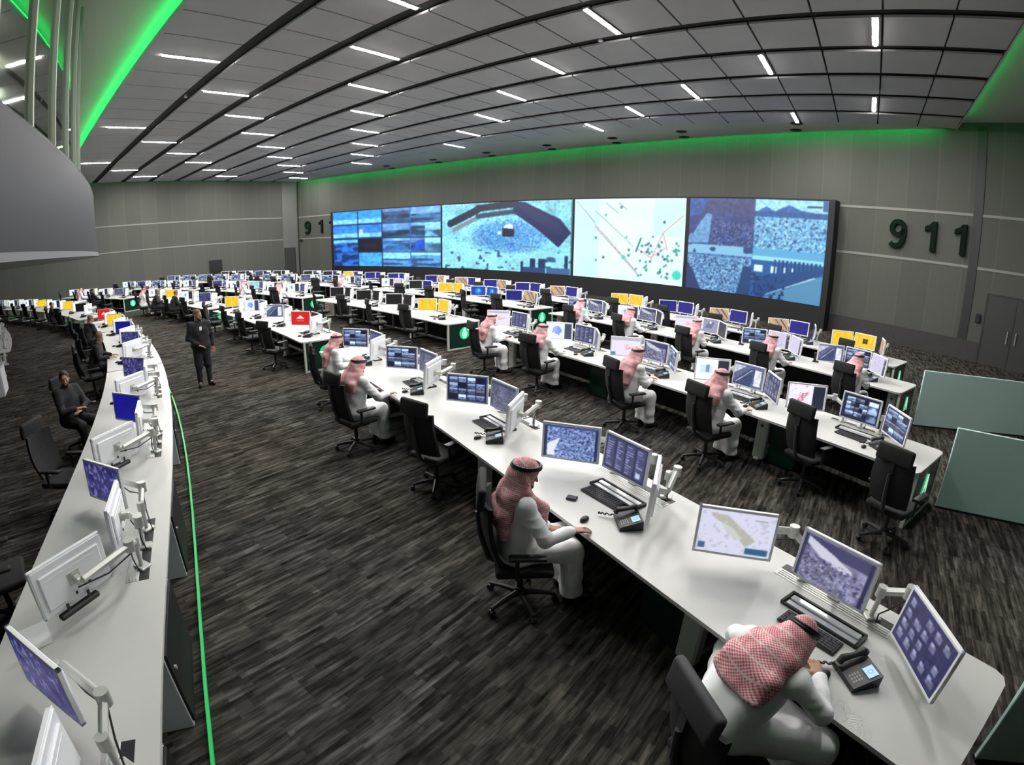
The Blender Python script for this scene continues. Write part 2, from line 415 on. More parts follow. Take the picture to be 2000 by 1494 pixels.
for k in range(9):
    y = [(.868), 1.286, 1.655, 2.02, 2.42, 2.80, 3.21, 3.57, 3.955][k]*H
    c = 0
    for n in range(-6, 4):
        x = (-2.745-.555*(k % 3)+1.665*n)*H
        if not -41 < x < 2.6: continue
        c += 1
    i = c
    for n in range(-6, 4):
        x = (-2.745-.555*(k % 3)+1.665*n)*H
        if not -41 < x < 2.6: continue
        L = thing('ceiling_lamp', 'linear white ceiling lamp, %s from right in the %s ceiling strip from left' % (ordn[i-1], ordn[k]), 'lamp', Matrix.Translation((x, y, CZ-.004)), 'linear ceiling lamps')
        part('lamp_housing', LH, L); part('lamp_diffuser', LD, L); i -= 1
# downlights in the soffit
me = BM().cyl(.26, .26, .02, seg=20).cyl(.2, .17, .03, (0, 0, -.012), seg=20).mesh('downlight', M_CHARCOAL)
c = 0
for rr, nm in ((68.35, 'inner'), (69.5, 'outer')):
    for j, ph in enumerate((14.35, 9.7, 6.4, 2.8, -1.0, -4.8, -8.5)):
        d = link('downlight', me); d.location = pol(rr, ph+(.15 if rr < 69 else -.25), CZ-.012)
        tag(d, 'unlit dark round downlight, %s from the right in the %s soffit row' % (ordn[j], nm), 'downlight', 'dark downlights in the soffit')
me = BM().ball(.07, sc=(1, 1, .6)).cyl(.05, .05, .05, (0, 0, .05)).mesh('ceiling_sensor', M_FRAME)
for x, k, lab in ((-18.8, 0, 'in the first dark slot from the left cove, farther one'), (-9.6, 0, 'in the first dark slot, near the top edge'),
                  (-6.5, 3, 'in the fourth dark slot'), (-7.6, 1, 'in the second dark slot')):
    d = link('ceiling_sensor', me); d.location = (x, BEAMS[k], CZ+.02)
    tag(d, 'small pale ceiling sensor '+lab, 'sensor', 'sensors in the ceiling slots')
# upper gallery: concentric glass front above the left desk row
def gallery():
    P0, P1 = -29., 26.
    s = BM(); s.arc(46.16, 46.3, P0, P1, 3.2, 4.5); struct(s.obj('wall_gallery_fascia', M_FASCIA))
    s = BM(); s.arc(46.1, 46.33, P0, P1, 3.12, 3.2); struct(s.obj('trim_9', mat('grey_fascia_edge', (.15, .15, .16), .6)))
    s = BM(); s.arc(40., 46.16, P0, P1, 3.13, 3.3); struct(s.obj('floor_gallery', M_INNER))
    s = BM(); s.arc(45.9, 46.3, P0, P1, 4.46, 4.5); struct(s.obj('trim_10', M_DARKTRIM))
    s = BM(); s.arc(40., 40.15, P0, P1, 3.2, 9.1); struct(s.obj('wall_gallery_back', M_INNER))
    s = BM(); s.arc(45.95, 45.965, P0, P1, 4.5, 9.0); w = struct(s.obj('window_1', M_GLASS))
    k = 0; ph = 17.6
    while ph > P0:
        s = BM(); s.arc(45.93, 46.02, ph-.04, ph+.04, 4.5, 9.0); part('window_mullion', s.mesh('window_mullion', M_FIN), w); ph -= 1.86
gallery()
gl_l = BM().box((1.2, .16, .05), bev=.01).mesh('gallery_fill_lamp', M_GALLERYFILL)  # fill lamps added to brighten the interior seen through the gallery glass
for i in range(9):
    o = link('gallery_fill_lamp', gl_l); o.matrix_world = frame(43.6, 20-4.2*i, 0, 0, 8.7); tag(o, 'added fill lamp inside the glazed gallery, %s from the camera' % ordn[i], 'lamp', 'added fill lamps inside the gallery')
# black strip along the underside at the near left corner of the fascia
# bits on the walls
o = BM(); o.box((.06, 1.1, 1.0), (0, 0, 0), bev=.02).box((.02, .9, .34), (.035, 0, .22)).box((.02, .9, .34), (.035, 0, -.22)); b = o.obj('wall_panel', M_CHARCOAL); b.location = (-41.82, 15.0, 1.62)
tag(b, 'dark square equipment panel on the far end wall', 'panel')
o = BM(); o.box((.18, .07, .34), bev=.02).box((.08, .03, .1), (0, -.04, .06)); b = o.obj('wall_reader', M_BLACK); b.matrix_world = frame(WALL_R-.06, 20.62, 0, 0, 1.62)
tag(b, 'small black reader box on the wall left of the right-hand door', 'wall box')
o = BM(); o.box((.28, .14, .2), bev=.03).cyl(.05, .05, .16, (0, -.1, 0), (R_(90), 0, 0)); b = o.obj('wall_camera', M_BLACK); b.matrix_world = frame(WALL_R-.09, -17.7, 0, 0, 3.3)
tag(b, 'small black box under the far left numeral nine', 'camera')

# numerals
def stroke(pts, w):
    """flat ribbon of width w along a path, as a quad strip"""
    P_ = [Vector(p) for p in pts]; L, Rr = [], []
    for i, p in enumerate(P_):
        d = (P_[min(i+1, len(P_)-1)]-P_[max(i-1, 0)]).normalized(); n = Vector((-d.y, d.x))*w/2; L.append(p+n); Rr.append(p-n)
    return L, Rr
def numeral(ch, phi, z, h, label):
    t = bmesh.new(); D = .12
    if ch == '1':
        poly = [(.02, 0), (.20, 0), (.20, 1), (.05, 1), (-.02, .90), (-.20, .82), (-.20, .66), (.02, .74)]
        F = [t.verts.new((x*h, 0, y*h)) for x, y in poly]; B_ = [t.verts.new((x*h, D, y*h)) for x, y in poly]
        t.faces.new(F); t.faces.new(B_[::-1])
        for i in range(len(poly)): k = (i+1) % len(poly); t.faces.new((F[i], B_[i], B_[k], F[k]))
    else:
        cx, cy, rx, ry = 0, .685, .215, .225
        path = [(-.24, .16), (-.16, .09), (-.03, .075), (.10, .13), (.18, .26), (.215, .44), (.222, .6)]
        path += [(cx+rx*math.cos(a), cy+ry*math.sin(a)) for a in np.linspace(.0, 2*math.pi*.985, 26)]
        L, Rr = stroke(path, .17); rings = []
        for p, q in zip(L, Rr): rings.append([t.verts.new(v_) for v_ in ((p.x*h, 0, p.y*h), (q.x*h, 0, q.y*h), (q.x*h, D, q.y*h), (p.x*h, D, p.y*h))])
        for A, B_ in zip(rings[:-1], rings[1:]):
            for k in range(4): t.faces.new((A[k], A[(k+1) % 4], B_[(k+1) % 4], B_[k]))
        t.faces.new(rings[0]); t.faces.new(rings[-1][::-1])
    s = BM(); s.join(t); n = s.obj('wall_numeral', M_DIGIT); n.matrix_world = frame(WALL_R-.15, phi, 0, 0, z)
    tag(n, label, 'numeral', 'wall numerals')
numeral('9', 17.72, 3.80, 1.15, 'large dark green numeral 9 on the wall right of the display')
numeral('1', 18.80, 3.80, 1.15, 'large dark green numeral 1, middle of the right-hand 911')
numeral('1', 19.75, 3.80, 1.15, 'large dark green numeral 1 beside the dark wall strip')
numeral('9', -17.02, 3.80, 1.15, 'large dark green numeral 9 at the far left wall corner')
numeral('1', -15.75, 3.80, 1.15, 'large dark green numeral 1 between far left 9 and display')
numeral('1', -14.72, 3.80, 1.15, 'large dark green numeral 1 half hidden behind the display edge')
# green partitions at the right ends of the rows
def partition(a, b, label):
    a, b = Vector((*a, 0)), Vector((*b, 0)); d = (b-a).normalized(); n = (b-a).length
    M = Matrix.Translation(a) @ Matrix.Rotation(math.atan2(d.y, d.x), 4, 'Z')
    t = thing('floor_partition', label, 'partition', M, 'teal partitions at the desk ends')
    part('panel', BM().box((n, .04, 1.13), (n/2, 0, .585), bev=.006).mesh('panel', M_PARTITION), t)
    part('foot_rail', BM().box((n, .06, .03), (n/2, 0, .015)).mesh('foot_rail', M_CHARCOAL), t)
partition((1.64, 7.3), (5.6, 7.55), 'teal green partition behind the empty chair at the second desk row')
partition((1.58, 11.13), (5.9, 12.75), 'teal green partition at the right end of the third desk row')
partition((1.70, 3.06), (5.6, 3.9), 'teal green partition at the bottom right beside the nearest desk')
# ------------------------------------------------------------------ what the displays show: colours on a fine grid of each screen
def vnoise(u, v, nx, ny, seed):
    g = np.random.RandomState(seed).rand(ny+2, nx+2)
    x, y = np.clip(u, 0, 1)*nx, np.clip(v, 0, 1)*ny
    i, j = np.minimum(x.astype(int), nx), np.minimum(y.astype(int), ny); fx, fy = x-i, y-j
    fx, fy = fx*fx*(3-2*fx), fy*fy*(3-2*fy)
    return (g[j, i]*(1-fx)+g[j, i+1]*fx)*(1-fy)+(g[j+1, i]*(1-fx)+g[j+1, i+1]*fx)*fy
class P:
    """a small picture; u to the right, v up, colours 0-255"""
    def __init__(s, u, v, bg): s.u, s.v = u, v; s.c = np.zeros(u.shape+(3,)); s.c[:] = bg
    def fill(s, m, col, a=1.):
        m = np.asarray(m, float)[..., None]*a; s.c = s.c*(1-m)+np.array(col, float)*m; return s
    def rect(s, x0, x1, y0, y1, col, a=1.): return s.fill((s.u >= x0) & (s.u < x1) & (s.v >= y0) & (s.v < y1), col, a)
    def disc(s, x, y, r, col, asp=1.6, a=1.): return s.fill(((s.u-x)*asp)**2+(s.v-y)**2 < r*r, col, a)
    def line(s, x0, y0, x1, y1, w, col, asp=1.6, a=1.):
        px, py = (s.u-x0)*asp, s.v-y0; dx, dy = (x1-x0)*asp, y1-y0
        t = np.clip((px*dx+py*dy)/(dx*dx+dy*dy), 0, 1); return s.fill(np.hypot(px-t*dx, py-t*dy) < w, col, a)
    def poly(s, pts, col, a=1.):
        ins = np.zeros(s.u.shape, bool)
        for (x0, y0), (x1, y1) in zip(pts, pts[1:]+pts[:1]):
            ins ^= ((y0 > s.v) != (y1 > s.v)) & (s.u < (x1-x0)*(s.v-y0)/((y1-y0) or 1e-9)+x0)
        return s.fill(ins, col, a)
    def speck(s, nx, ny, seed, thr, col, a=1., m=True): return s.fill((vnoise(s.u, s.v, nx, ny, seed) > thr) & m, col, a)
    def mul(s, nx, ny, seed, lo, hi): s.c = s.c*(lo+(hi-lo)*vnoise(s.u, s.v, nx, ny, seed))[..., None]; return s
def soften(c, n):
    for _ in range(n):
        q = np.pad(c, ((1, 1), (1, 1), (0, 0)), 'edge'); c = (q[1:-1, 1:-1]*2+q[:-2, 1:-1]+q[2:, 1:-1]+q[1:-1, :-2]+q[1:-1, 2:])/6
    return c
def feeds(p, x0, x1, y0, y1, nx, ny, seed, gap=.006, dark=.15, tint=(.75, .88, 1.15), base=(70, 190)):
    r = np.random.RandomState(seed)
    for i in range(nx):
        for j in range(ny):
            a, b = x0+(x1-x0)*i/nx+gap, x0+(x1-x0)*(i+1)/nx-gap; c, d = y0+(y1-y0)*j/ny+gap, y0+(y1-y0)*(j+1)/ny-gap
            if r.rand() < dark: p.rect(a, b, c, d, (22, 24, 48)); continue
            k = base[0]+(base[1]-base[0])*r.rand(); col = np.clip(np.array(tint)*k, 0, 255)
            p.rect(a, b, c, d, col)
            h = c+(d-c)*(.45+.4*r.rand()); p.rect(a, b, h, d, np.clip(col*1.35+25, 0, 255))
            m = (p.u >= a) & (p.u < b) & (p.v >= c) & (p.v < h)
            p.fill(m & (vnoise(p.u, p.v, nx*7, ny*6, seed*31+i*7+j) > .55), col*.55)
            if r.rand() < .5: p.poly([(a, c), (a+(b-a)*r.rand(), h), (b, c)], np.clip(col*(.6+.9*r.rand()), 0, 255), .8)
    return p
def k_map(p):
    p.c[:] = (206, 206, 228); p.poly([(.12, .93), (.35, .92), (.78, .38), (.66, .2), (.42, .6), (.18, .82)], (172, 172, 158))
    p.poly([(.3, .75), (.45, .62), (.6, .4), (.5, .35), (.33, .6)], (190, 196, 192)); p.speck(30, 20, 3, .78, (180, 184, 200)); p.rect(.72, .9, .86, .88, (120, 120, 140))
    p.rect(.02, .11, .06, .22, (58, 92, 130)); return p.rect(.66, .97, .04, .2, (38, 88, 128))
def k_crowd(p):
    p.c[:] = (120, 120, 150); p.mul(14, 9, 5, .75, 1.25); p.rect(0, 1, .74, 1, (62, 62, 98)); p.poly([(.05, .95), (.45, .78), (.75, .62), (.7, .5), (.3, .6), (.06, .78)], (196, 198, 214))
    m = p.v < .62; p.speck(50, 34, 8, .66, (46, 46, 86), .8, m); p.speck(44, 30, 9, .74, (176, 178, 200), .8, m)
    p.rect(.93, 1, 0, 1, (40, 40, 70)); return p.rect(0, .04, 0, 1, (48, 48, 80))
def k_list(p):
    p.c[:] = (44, 44, 84); r = np.random.RandomState(4)
    for i in range(5):
        for j in range(4):
            if r.rand() < .25: continue
            x, y = .05+i*.19, .1+j*.22; p.rect(x, x+.10+.05*r.rand(), y, y+.14, (112, 112, 146)); p.rect(x, x+.08, y+.1, y+.16, (150, 150, 184))
    return p.mul(30, 24, 2, .75, 1.2)
def k_minaret(p):
    p.c[:] = (96, 120, 178); p.speck(46, 34, 11, .58, (168, 190, 232), .85); p.speck(50, 30, 12, .68, (38, 48, 98), .85); p.poly([(.06, .05), (.06, .4), (.3, .62), (.2, .2), (.22, .05)], (222, 226, 240))
    p.rect(0, .05, 0, 1, (40, 44, 80)); p.rect(.95, 1, 0, 1, (30, 32, 60)); return p.rect(0, 1, .93, 1, (50, 60, 100))
def k_text(p):
    p.c[:] = (46, 46, 78); r = np.random.RandomState(6)
    for i in range(4):
        p.rect(.03+i*.245, .235+i*.245, .06, .95, (66, 68, 106))
        for j in range(11):
            y = .10+j*.076; p.rect(.045+i*.245, .075+i*.245+.14*r.rand(), y, y+.042, (132, 138, 180) if r.rand() > .25 else (96, 98, 140))
    return p.rect(.8, .9, .12, .26, (190, 196, 224))
def k_mosaic(p): p.c[:] = (30, 34, 74); return feeds(p, .03, .97, .04, .96, 4, 4, 7, .012)
def k_mosaic2(p): p.c[:] = (34, 36, 64); feeds(p, .08, .7, .12, .9, 5, 4, 17, .006); return feeds(p, .7, .97, .05, .9, 1, 2, 18, .006)
def k_grey(p): p.c[:] = (78, 80, 106); p.mul(6, 4, 31, .8, 1.2); p.speck(20, 30, 32, .7, (118, 120, 150)); return p.rect(0, 1, .9, 1, (50, 52, 80))
def k_road(p):
    p.c[:] = (96, 104, 140); p.poly([(.0, .1), (.55, .9), (.72, .9), (.62, .0), (0, 0)], (62, 72, 112)); p.poly([(0, .5), (.4, .95), (0, .95)], (196, 200, 216))
    p.rect(.72, .94, .1, .85, (224, 226, 238)); p.line(.1, .1, .6, .8, .02, (180, 186, 210)); return p.mul(20, 14, 41, .85, 1.12)
def k_white(p):
    p.c[:] = (236, 238, 244); p.rect(.66, 1, 0, 1, (40, 42, 60)); p.rect(.12, .5, .3, .7, (206, 226, 238)); return p.rect(.3, .4, .35, .75, (110, 150, 190))
def k_pink(p):
    p.c[:] = (236, 234, 242); p.rect(.66, 1, 0, 1, (34, 36, 56))
    for i in range(4): p.line(.22+.05*i, .3+.1*i, .42+.03*i, .36+.1*i, .03, (206, 120, 150))
    return p.speck(30, 20, 51, .8, (214, 170, 190), 1, p.u < .62)
def k_form(p):
    p.c[:] = (228, 222, 236); p.rect(0, 1, .86, 1, (176, 176, 196)); p.rect(0, .14, .0, .2, (80, 140, 170)); p.disc(.55, .5, .16, (236, 196, 196)); return p.line(.5, .35, .8, .5, .02, (220, 120, 130))
def k_bluemap(p):
    p.c[:] = (226, 236, 246); p.disc(.4, .55, .26, (150, 176, 236)); p.speck(16, 12, 61, .6, (120, 150, 226), 1, ((p.u-.4)*1.6)**2+(p.v-.5)**2 < .1); return p.rect(.72, 1, .0, 1, (60, 66, 96))
def k_yellow(p): p.c[:] = (240, 200, 48); p.mul(10, 3, 71, .93, 1.05); return p.rect(.05, .95, .05, .09, (222, 178, 30))
def k_yellow2(p): k_yellow(p); return p.rect(.4, .64, .3, .68, (70, 62, 30))
def k_blue(p): p.c[:] = (22, 20, 128); return p.mul(4, 3, 73, .9, 1.08)
def k_bluewin(p): p.c[:] = (20, 70, 170); p.disc(.5, .5, .35, (40, 130, 220)); return p.disc(.55, .55, .14, (130, 200, 240))
def k_black(p): p.c[:] = (14, 13, 12); return p
def k_stripes(p):
    p.c[:] = (190, 160, 130)
    for i in range(5): p.line(-.3+.28*i, 1.1, .3+.28*i, -.1, .05, ((70, 52, 60), (226, 186, 96), (120, 96, 110))[i % 3])
    return p.rect(.0, 1, 0, .08, (60, 60, 110))
def k_red(p):
    p.c[:] = (206, 28, 26); p.poly([(.3, .5), (.7, .5), (.6, .62), (.5, .72), (.4, .62)], (250, 236, 232)); return p.rect(.28, .72, .28, .34, (222, 90, 84))
def k_cyan(p): p.c[:] = (150, 216, 226); p.rect(0, .3, 0, 1, (200, 190, 196)); return p.mul(6, 4, 77, .9, 1.1)
def k_purple(p): p.c[:] = (54, 52, 104); p.rect(0, 1, .9, 1, (36, 34, 84)); p.speck(22, 10, 81, .64, (112, 112, 160), .8); return p.speck(10, 5, 82, .66, (40, 38, 88))
def k_lilac(p): p.c[:] = (206, 200, 222); p.rect(.86, 1, 0, 1, (60, 62, 80)); return p.speck(12, 10, 83, .72, (190, 180, 214))
def k_photo(p): p.c[:] = (150, 152, 178); p.rect(0, .2, .2, 1, (228, 230, 236)); p.poly([(.3, .3), (.5, .8), (.8, .85), (.7, .3)], (110, 112, 146)); return p.disc(.6, .75, .1, (226, 228, 240))
KINDS_ = {'map': (k_map, 'a pale map'), 'crowd': (k_crowd, 'a grey crowd feed'), 'list': (k_list, 'dark blue tile list'), 'minaret': (k_minaret, 'a blue crowd feed'), 'text': (k_text, 'dark text columns'),
          'mosaic': (k_mosaic, 'camera feeds'), 'mosaic2': (k_mosaic2, 'many camera feeds'), 'grey': (k_grey, 'a dim grey page'), 'road': (k_road, 'a grey road feed'), 'white': (k_white, 'a white and dark page'),
          'pink': (k_pink, 'white page, pink marks'), 'form': (k_form, 'white page, pink blot'), 'bluemap': (k_bluemap, 'a blue map page'), 'yellow': (k_yellow, 'plain yellow'), 'yellow2': (k_yellow2, 'yellow with dark box'),
          'blue': (k_blue, 'plain dark blue'), 'bluewin': (k_bluewin, 'a bright blue desktop'), 'black': (k_black, 'a black screen'), 'stripes': (k_stripes, 'brown diagonal stripes'), 'red': (k_red, 'red with white emblem'),
          'cyan': (k_cyan, 'a pale cyan page'), 'purple': (k_purple, 'purple tile list'), 'lilac': (k_lilac, 'a lilac page'), 'photo': (k_photo, 'a grey photograph')}
def paint_grid(name, nx, ny, pos, fn):
    u, v = np.meshgrid(np.linspace(0, 1, nx+1), np.linspace(0, 1, ny+1))
    p = fn(P(u, v, (0, 0, 0))); c = soften(np.clip(p.c, 0, 255)/255, 2 if nx > 150 else (1 if nx > 60 else 0))
    c = np.where(c <= .04045, c/12.92, ((c+.055)/1.055)**2.4).reshape(-1, 3)
    V = pos(u, v).reshape(-1, 3)
    i = np.arange((nx+1)*ny).reshape(ny, nx+1)[:, :-1].ravel()
    F = np.stack([i, i+1, i+nx+2, i+nx+1], 1)
    me = bpy.data.meshes.new(name); me.from_pydata(V.tolist(), [], F.tolist())
    a = me.attributes.new('Col', 'FLOAT_COLOR', 'POINT'); a.data.foreach_set('color', np.c_[c, np.ones(len(c))].ravel().astype(np.float32))
    me.materials.append(M_SCREEN); me.update(); return me
MW, MH, MZ = .60, .385, 1.065
SCREENS = {}
def screen_mesh(kind, hi=False):
    if (kind, hi) not in SCREENS:
        nx, ny = (84, 54) if hi else (36, 24)
        pos = lambda u, v: np.stack([(u-.5)*(MW-.045), np.full(u.shape, -.0165), (v-.5)*(MH-.045)], -1)
        SCREENS[kind, hi] = paint_grid('screen', nx, ny, pos, KINDS_[kind][0])
    return SCREENS[kind, hi]

# ------------------------------------------------------------------ display wall
VR = 69.6
def video_wall():
    t = thing('display_wall', 'long curved bright blue display wall of four pictures under the green light', 'display wall', Matrix.Identity(4))
    s = BM(); s.arc(VR+.02, 70.24, -14.35, 15.62, 0, 1.0).arc(VR+.02, 70.24, -14.35, 15.62, 1.0, 5.5); part('housing', s.mesh('housing', M_CHARCOAL), t)
    def sect(p0, p1, fn, nx, ny, rows, cols):
        pos = lambda u, v: np.stack([OX+VR*np.sin(np.radians(p0+(p1-p0)*u)), OY+VR*np.cos(np.radians(p0+(p1-p0)*u)), 1.03+(5.42-1.03)*v], -1)
        d = part('display_section', paint_grid('display_section', nx, ny, pos, fn), t)
    def s1(p):
        p.c[:] = (50, 110, 190); feeds(p, .48, .74, 0, 1, 1, 4, 5, .004, 0, (.6, 1.0, 1.45), (80, 150)); feeds(p, .74, 1, 0, 1, 1, 4, 8, .004, .1, (.6, 1.0, 1.45), (80, 150)); feeds(p, .86, 1, .25, .74, 1, 2, 9, .004, 0, (.7, 1.1, 1.4), (110, 170)); p.poly([(.48, .26), (.74, .26), (.7, .36), (.55, .48), (.48, .48)], (60, 120, 190), .6); p.poly([(.74, .26), (.86, .3), (.86, .46), (.8, .44)], (24, 80, 190))
        for i, (a, b) in enumerate(((0, .245), (.25, .475))):
            for j, (c, d) in enumerate(((.75, 1), (.5, .74))):
                p.rect(a, b, c, d, (50, 150-20*j, 225)); p.rect(a, b, c+.02, c+.1, (130, 200, 240)); p.rect(a, b, c, c+.015, (20, 50, 110))
        p.rect(.25, .475, .25, .49, (12, 14, 32)); p.rect(.3, .42, .33, .4, (48, 20, 40))
        p.rect(0, .245, 0, .49, (40, 104, 190)); p.speck(18, 22, 92, .56, (16, 50, 108), 1, (p.u < .245) & (p.v < .42)); p.rect(0, .245, .42, .48, (110, 200, 240))
        p.rect(.25, .475, 0, .24, (70, 160, 220)); p.rect(.26, .3, .58, .66, (210, 236, 250)); p.mul(40, 30, 93, .82, 1.22); p.c = p.c*np.array([1.02, 1.08, 1.12])
        for x in (.2475, .478): p.rect(x-.004, x+.004, 0, 1, (14, 40, 84))
        for y in (.245, .495, .745): p.rect(0, 1, y-.006, y+.006, (18, 46, 92))
        return p
    def s2(p):
        p.c[:] = (140, 228, 250); p.mul(14, 9, 100, .82, 1.14); p.mul(80, 50, 101, .84, 1.12); p.speck(130, 80, 102, .80, (60, 140, 196), .8); p.speck(120, 70, 103, .8, (215, 250, 252), .8); p.fill(p.v < .3, (170, 244, 250), .4); p.fill((p.u < .1) | (p.u+(1-p.v)*.3 > .97), (150, 236, 250), .3)
        m = ((p.u-.55)/.3)**2+((p.v-.5)/.24)**2 < 1; p.fill(np.clip(1.25-((p.u-.55)/.3)**2-((p.v-.5)/.24)**2, 0, 1), (44, 124, 214), .55); p.speck(130, 84, 104, .62, (36, 92, 196), .7, m); p.speck(110, 70, 105, .72, (170, 232, 246), .7, m)
        p.line(.07, .7, .3, .9, .055, (22, 34, 66), 2.1).line(.3, .92, .6, .97, .05, (26, 34, 62), 2.1).line(.1, .6, .32, .8, .03, (126, 140, 150), 2.1).line(.3, .8, .6, .86, .035, (40, 74, 96), 2.1)
        p.poly([(.58, 1.0), (.66, .99), (.92, .74), (.995, .56), (.91, .36), (.76, .6), (.58, .84)], (18, 32, 88)); p.poly([(.6, .96), (.66, .95), (.9, .7), (.95, .58), (.92, .52), (.74, .72)], (32, 44, 92))
        p.rect(.5, .585, .5, .64, (24, 28, 58)); p.poly([(.5, .62), (.585, .61), (.575, .67), (.52, .67)], (236, 250, 250)); p.disc(.475, .55, .025, (225, 245, 250))
        p.speck(34, 24, 106, .80, (36, 80, 120), .9, p.v < .3); p.rect(.64, .66, 0, .15, (30, 50, 96)).rect(.71, .75, 0, .2, (26, 42, 88)).rect(.77, .82, 0, .2, (30, 50, 96)).rect(.66, .82, 0, .07, (40, 70, 120)); p.rect(.955, .98, .06, .25, (26, 44, 90)).rect(.83, .99, 0, .08, (60, 100, 150))
        return p.rect(.995, 1, 0, 1, (14, 30, 50))
    def s3(p):
        p.c[:] = (226, 252, 250); p.rect(0, .24, 0, 1, (206, 250, 248)); p.rect(.74, 1, .55, 1, (206, 252, 240)); p.mul(8, 6, 111, .97, 1.02)
        for a in ((.02, .98, .2, .7), (.2, .65, .62, .08), (.2, .85, .5, .5), (.3, .95, .42, .82), (.42, .95, .5, .86), (.5, .5, .56, .42)): p.line(*a, .006, (150, 170, 190), 1.45)
        for a in ((.98, .8, .82, .6), (.82, .6, .72, .26), (.82, .6, .86, .4), (.2, .68, .6, .12), (.6, .4, .72, .3), (.72, .3, .84, .42)): p.line(*a, .006, (226, 150, 160), 1.45)
        p.line(.63, .52, .59, .36, .01, (60, 110, 130), 1.45)
        r = np.random.RandomState(3)
        for i in range(60):
            x = .12+.84*r.rand(); y = .05+.9*r.rand()
            if r.rand() < .65: x, y = .62+.34*r.rand(), .06+.42*r.rand()
            p.disc(x, y, .012+.006*r.rand(), (60, 150, 140) if r.rand() < .6 else (80, 100, 120), 1.45)
        p.disc(.48, .28, .03, (110, 200, 190), 1.45); return p.disc(.95, .12, .055, (70, 214, 196), 1.45)
    def s4(p):
        q = (p.u < .5) & (p.v >= .5)
        p.c[:] = (40, 96, 160)
        p.fill(q, (52, 66, 126)); p.poly([(0, 1), (.5, 1), (.5, .86), (.16, .86), (0, .8)], (46, 84, 164)); p.poly([(.14, .98), (.5, 1), (.5, .82), (.1, .84)], (60, 66, 116))
        p.poly([(0, .58), (.14, .84), (.2, .82), (.16, .52), (0, .5)], (104, 158, 206)); p.poly([(.0, .7), (.1, .85), (.13, .85), (.03, .6)], (50, 70, 130))
        p.poly([(.16, .52), (.18, .84), (.34, .76), (.5, .72), (.5, .5), (.18, .5)], (52, 76, 140)); p.speck(150, 100, 121, .62, (120, 124, 168), .8, q & (p.v < .8-.15*p.u) & (p.u > .17)); p.speck(130, 90, 122, .66, (32, 42, 86), .8, q & (p.v < .78) & (p.u > .17))
        m = (p.u >= .5) & (p.v >= .5); p.fill(m, (66, 140, 200)); p.rect(.5, 1, .88, 1, (160, 226, 244)); p.poly([(.5, .86), (.58, .93), (.64, .88), (.74, .95), (.82, .9), (1, .86)], (40, 100, 178)); p.rect(.5, 1, .82, .88, (30, 84, 150))
        m = m & (p.v < .82); p.fill(m, (110, 180, 224), .6); p.mul(60, 40, 130, .85, 1.15); p.speck(140, 100, 123, .58, (176, 230, 246), .85, m); p.speck(110, 70, 124, .72, (30, 64, 116), .85, m); p.rect(.86, .96, .93, .95, (30, 60, 110))
        m = (p.u < .5) & (p.v < .5); p.fill(m, (70, 120, 180)); p.rect(0, .5, .4, .5, (130, 190, 224)); p.speck(140, 100, 125, .52, (160, 214, 238), .8, m & (p.v < .38)); p.speck(110, 80, 126, .70, (26, 50, 98), .8, m & (p.v < .4)); p.poly([(0, 0), (0, .3), (.05, .2), (.12, 0)], (40, 60, 116)); p.poly([(.4, .0), (.44, .3), (.5, .3), (.5, 0)], (30, 64, 120)); p.speck(20, 20, 127, .7, (40, 70, 120), 1, m & (p.v > .4))
        m = (p.u >= .5) & (p.v < .5); p.fill(m, (30, 92, 156)); p.rect(.5, 1, .42, .5, (90, 170, 216)); p.rect(.5, 1, .38, .42, (150, 220, 240))
        for x in (.52, .64, .72, .78): p.rect(x, x+.06-.04*(x-.52)/.26, .26, .33, (220, 242, 250))
        for i in range(12): p.rect(.66+.028*i, .675+.028*i, .2, .4, (20, 64, 126))
        p.poly([(.56, 0), (1, .3), (1, .36), (.52, .2)], (24, 72, 130)); p.poly([(.6, 0), (.97, .27), (1, .28), (1, 0)], (84, 140, 180)); p.poly([(.6, .02), (.96, .26), (.94, .26), (.56, .0)], (210, 236, 240)); p.speck(60, 40, 128, .66, (20, 50, 104), 1, m & (p.v < .24) & (p.u < .75))
        p.rect(.496, .504, 0, 1, (20, 60, 110), .5); return p.rect(.965, 1, .9, 1, (60, 90, 140))
    sect(-14.1, -4.97, s1, 220, 110, 4, 4); sect(-4.85, 3.76, s2, 260, 130, 4, 4); sect(3.9, 9.6, s3, 220, 140, 4, 3); sect(9.78, 15.4, s4, 240, 160, 4, 3)
video_wall()

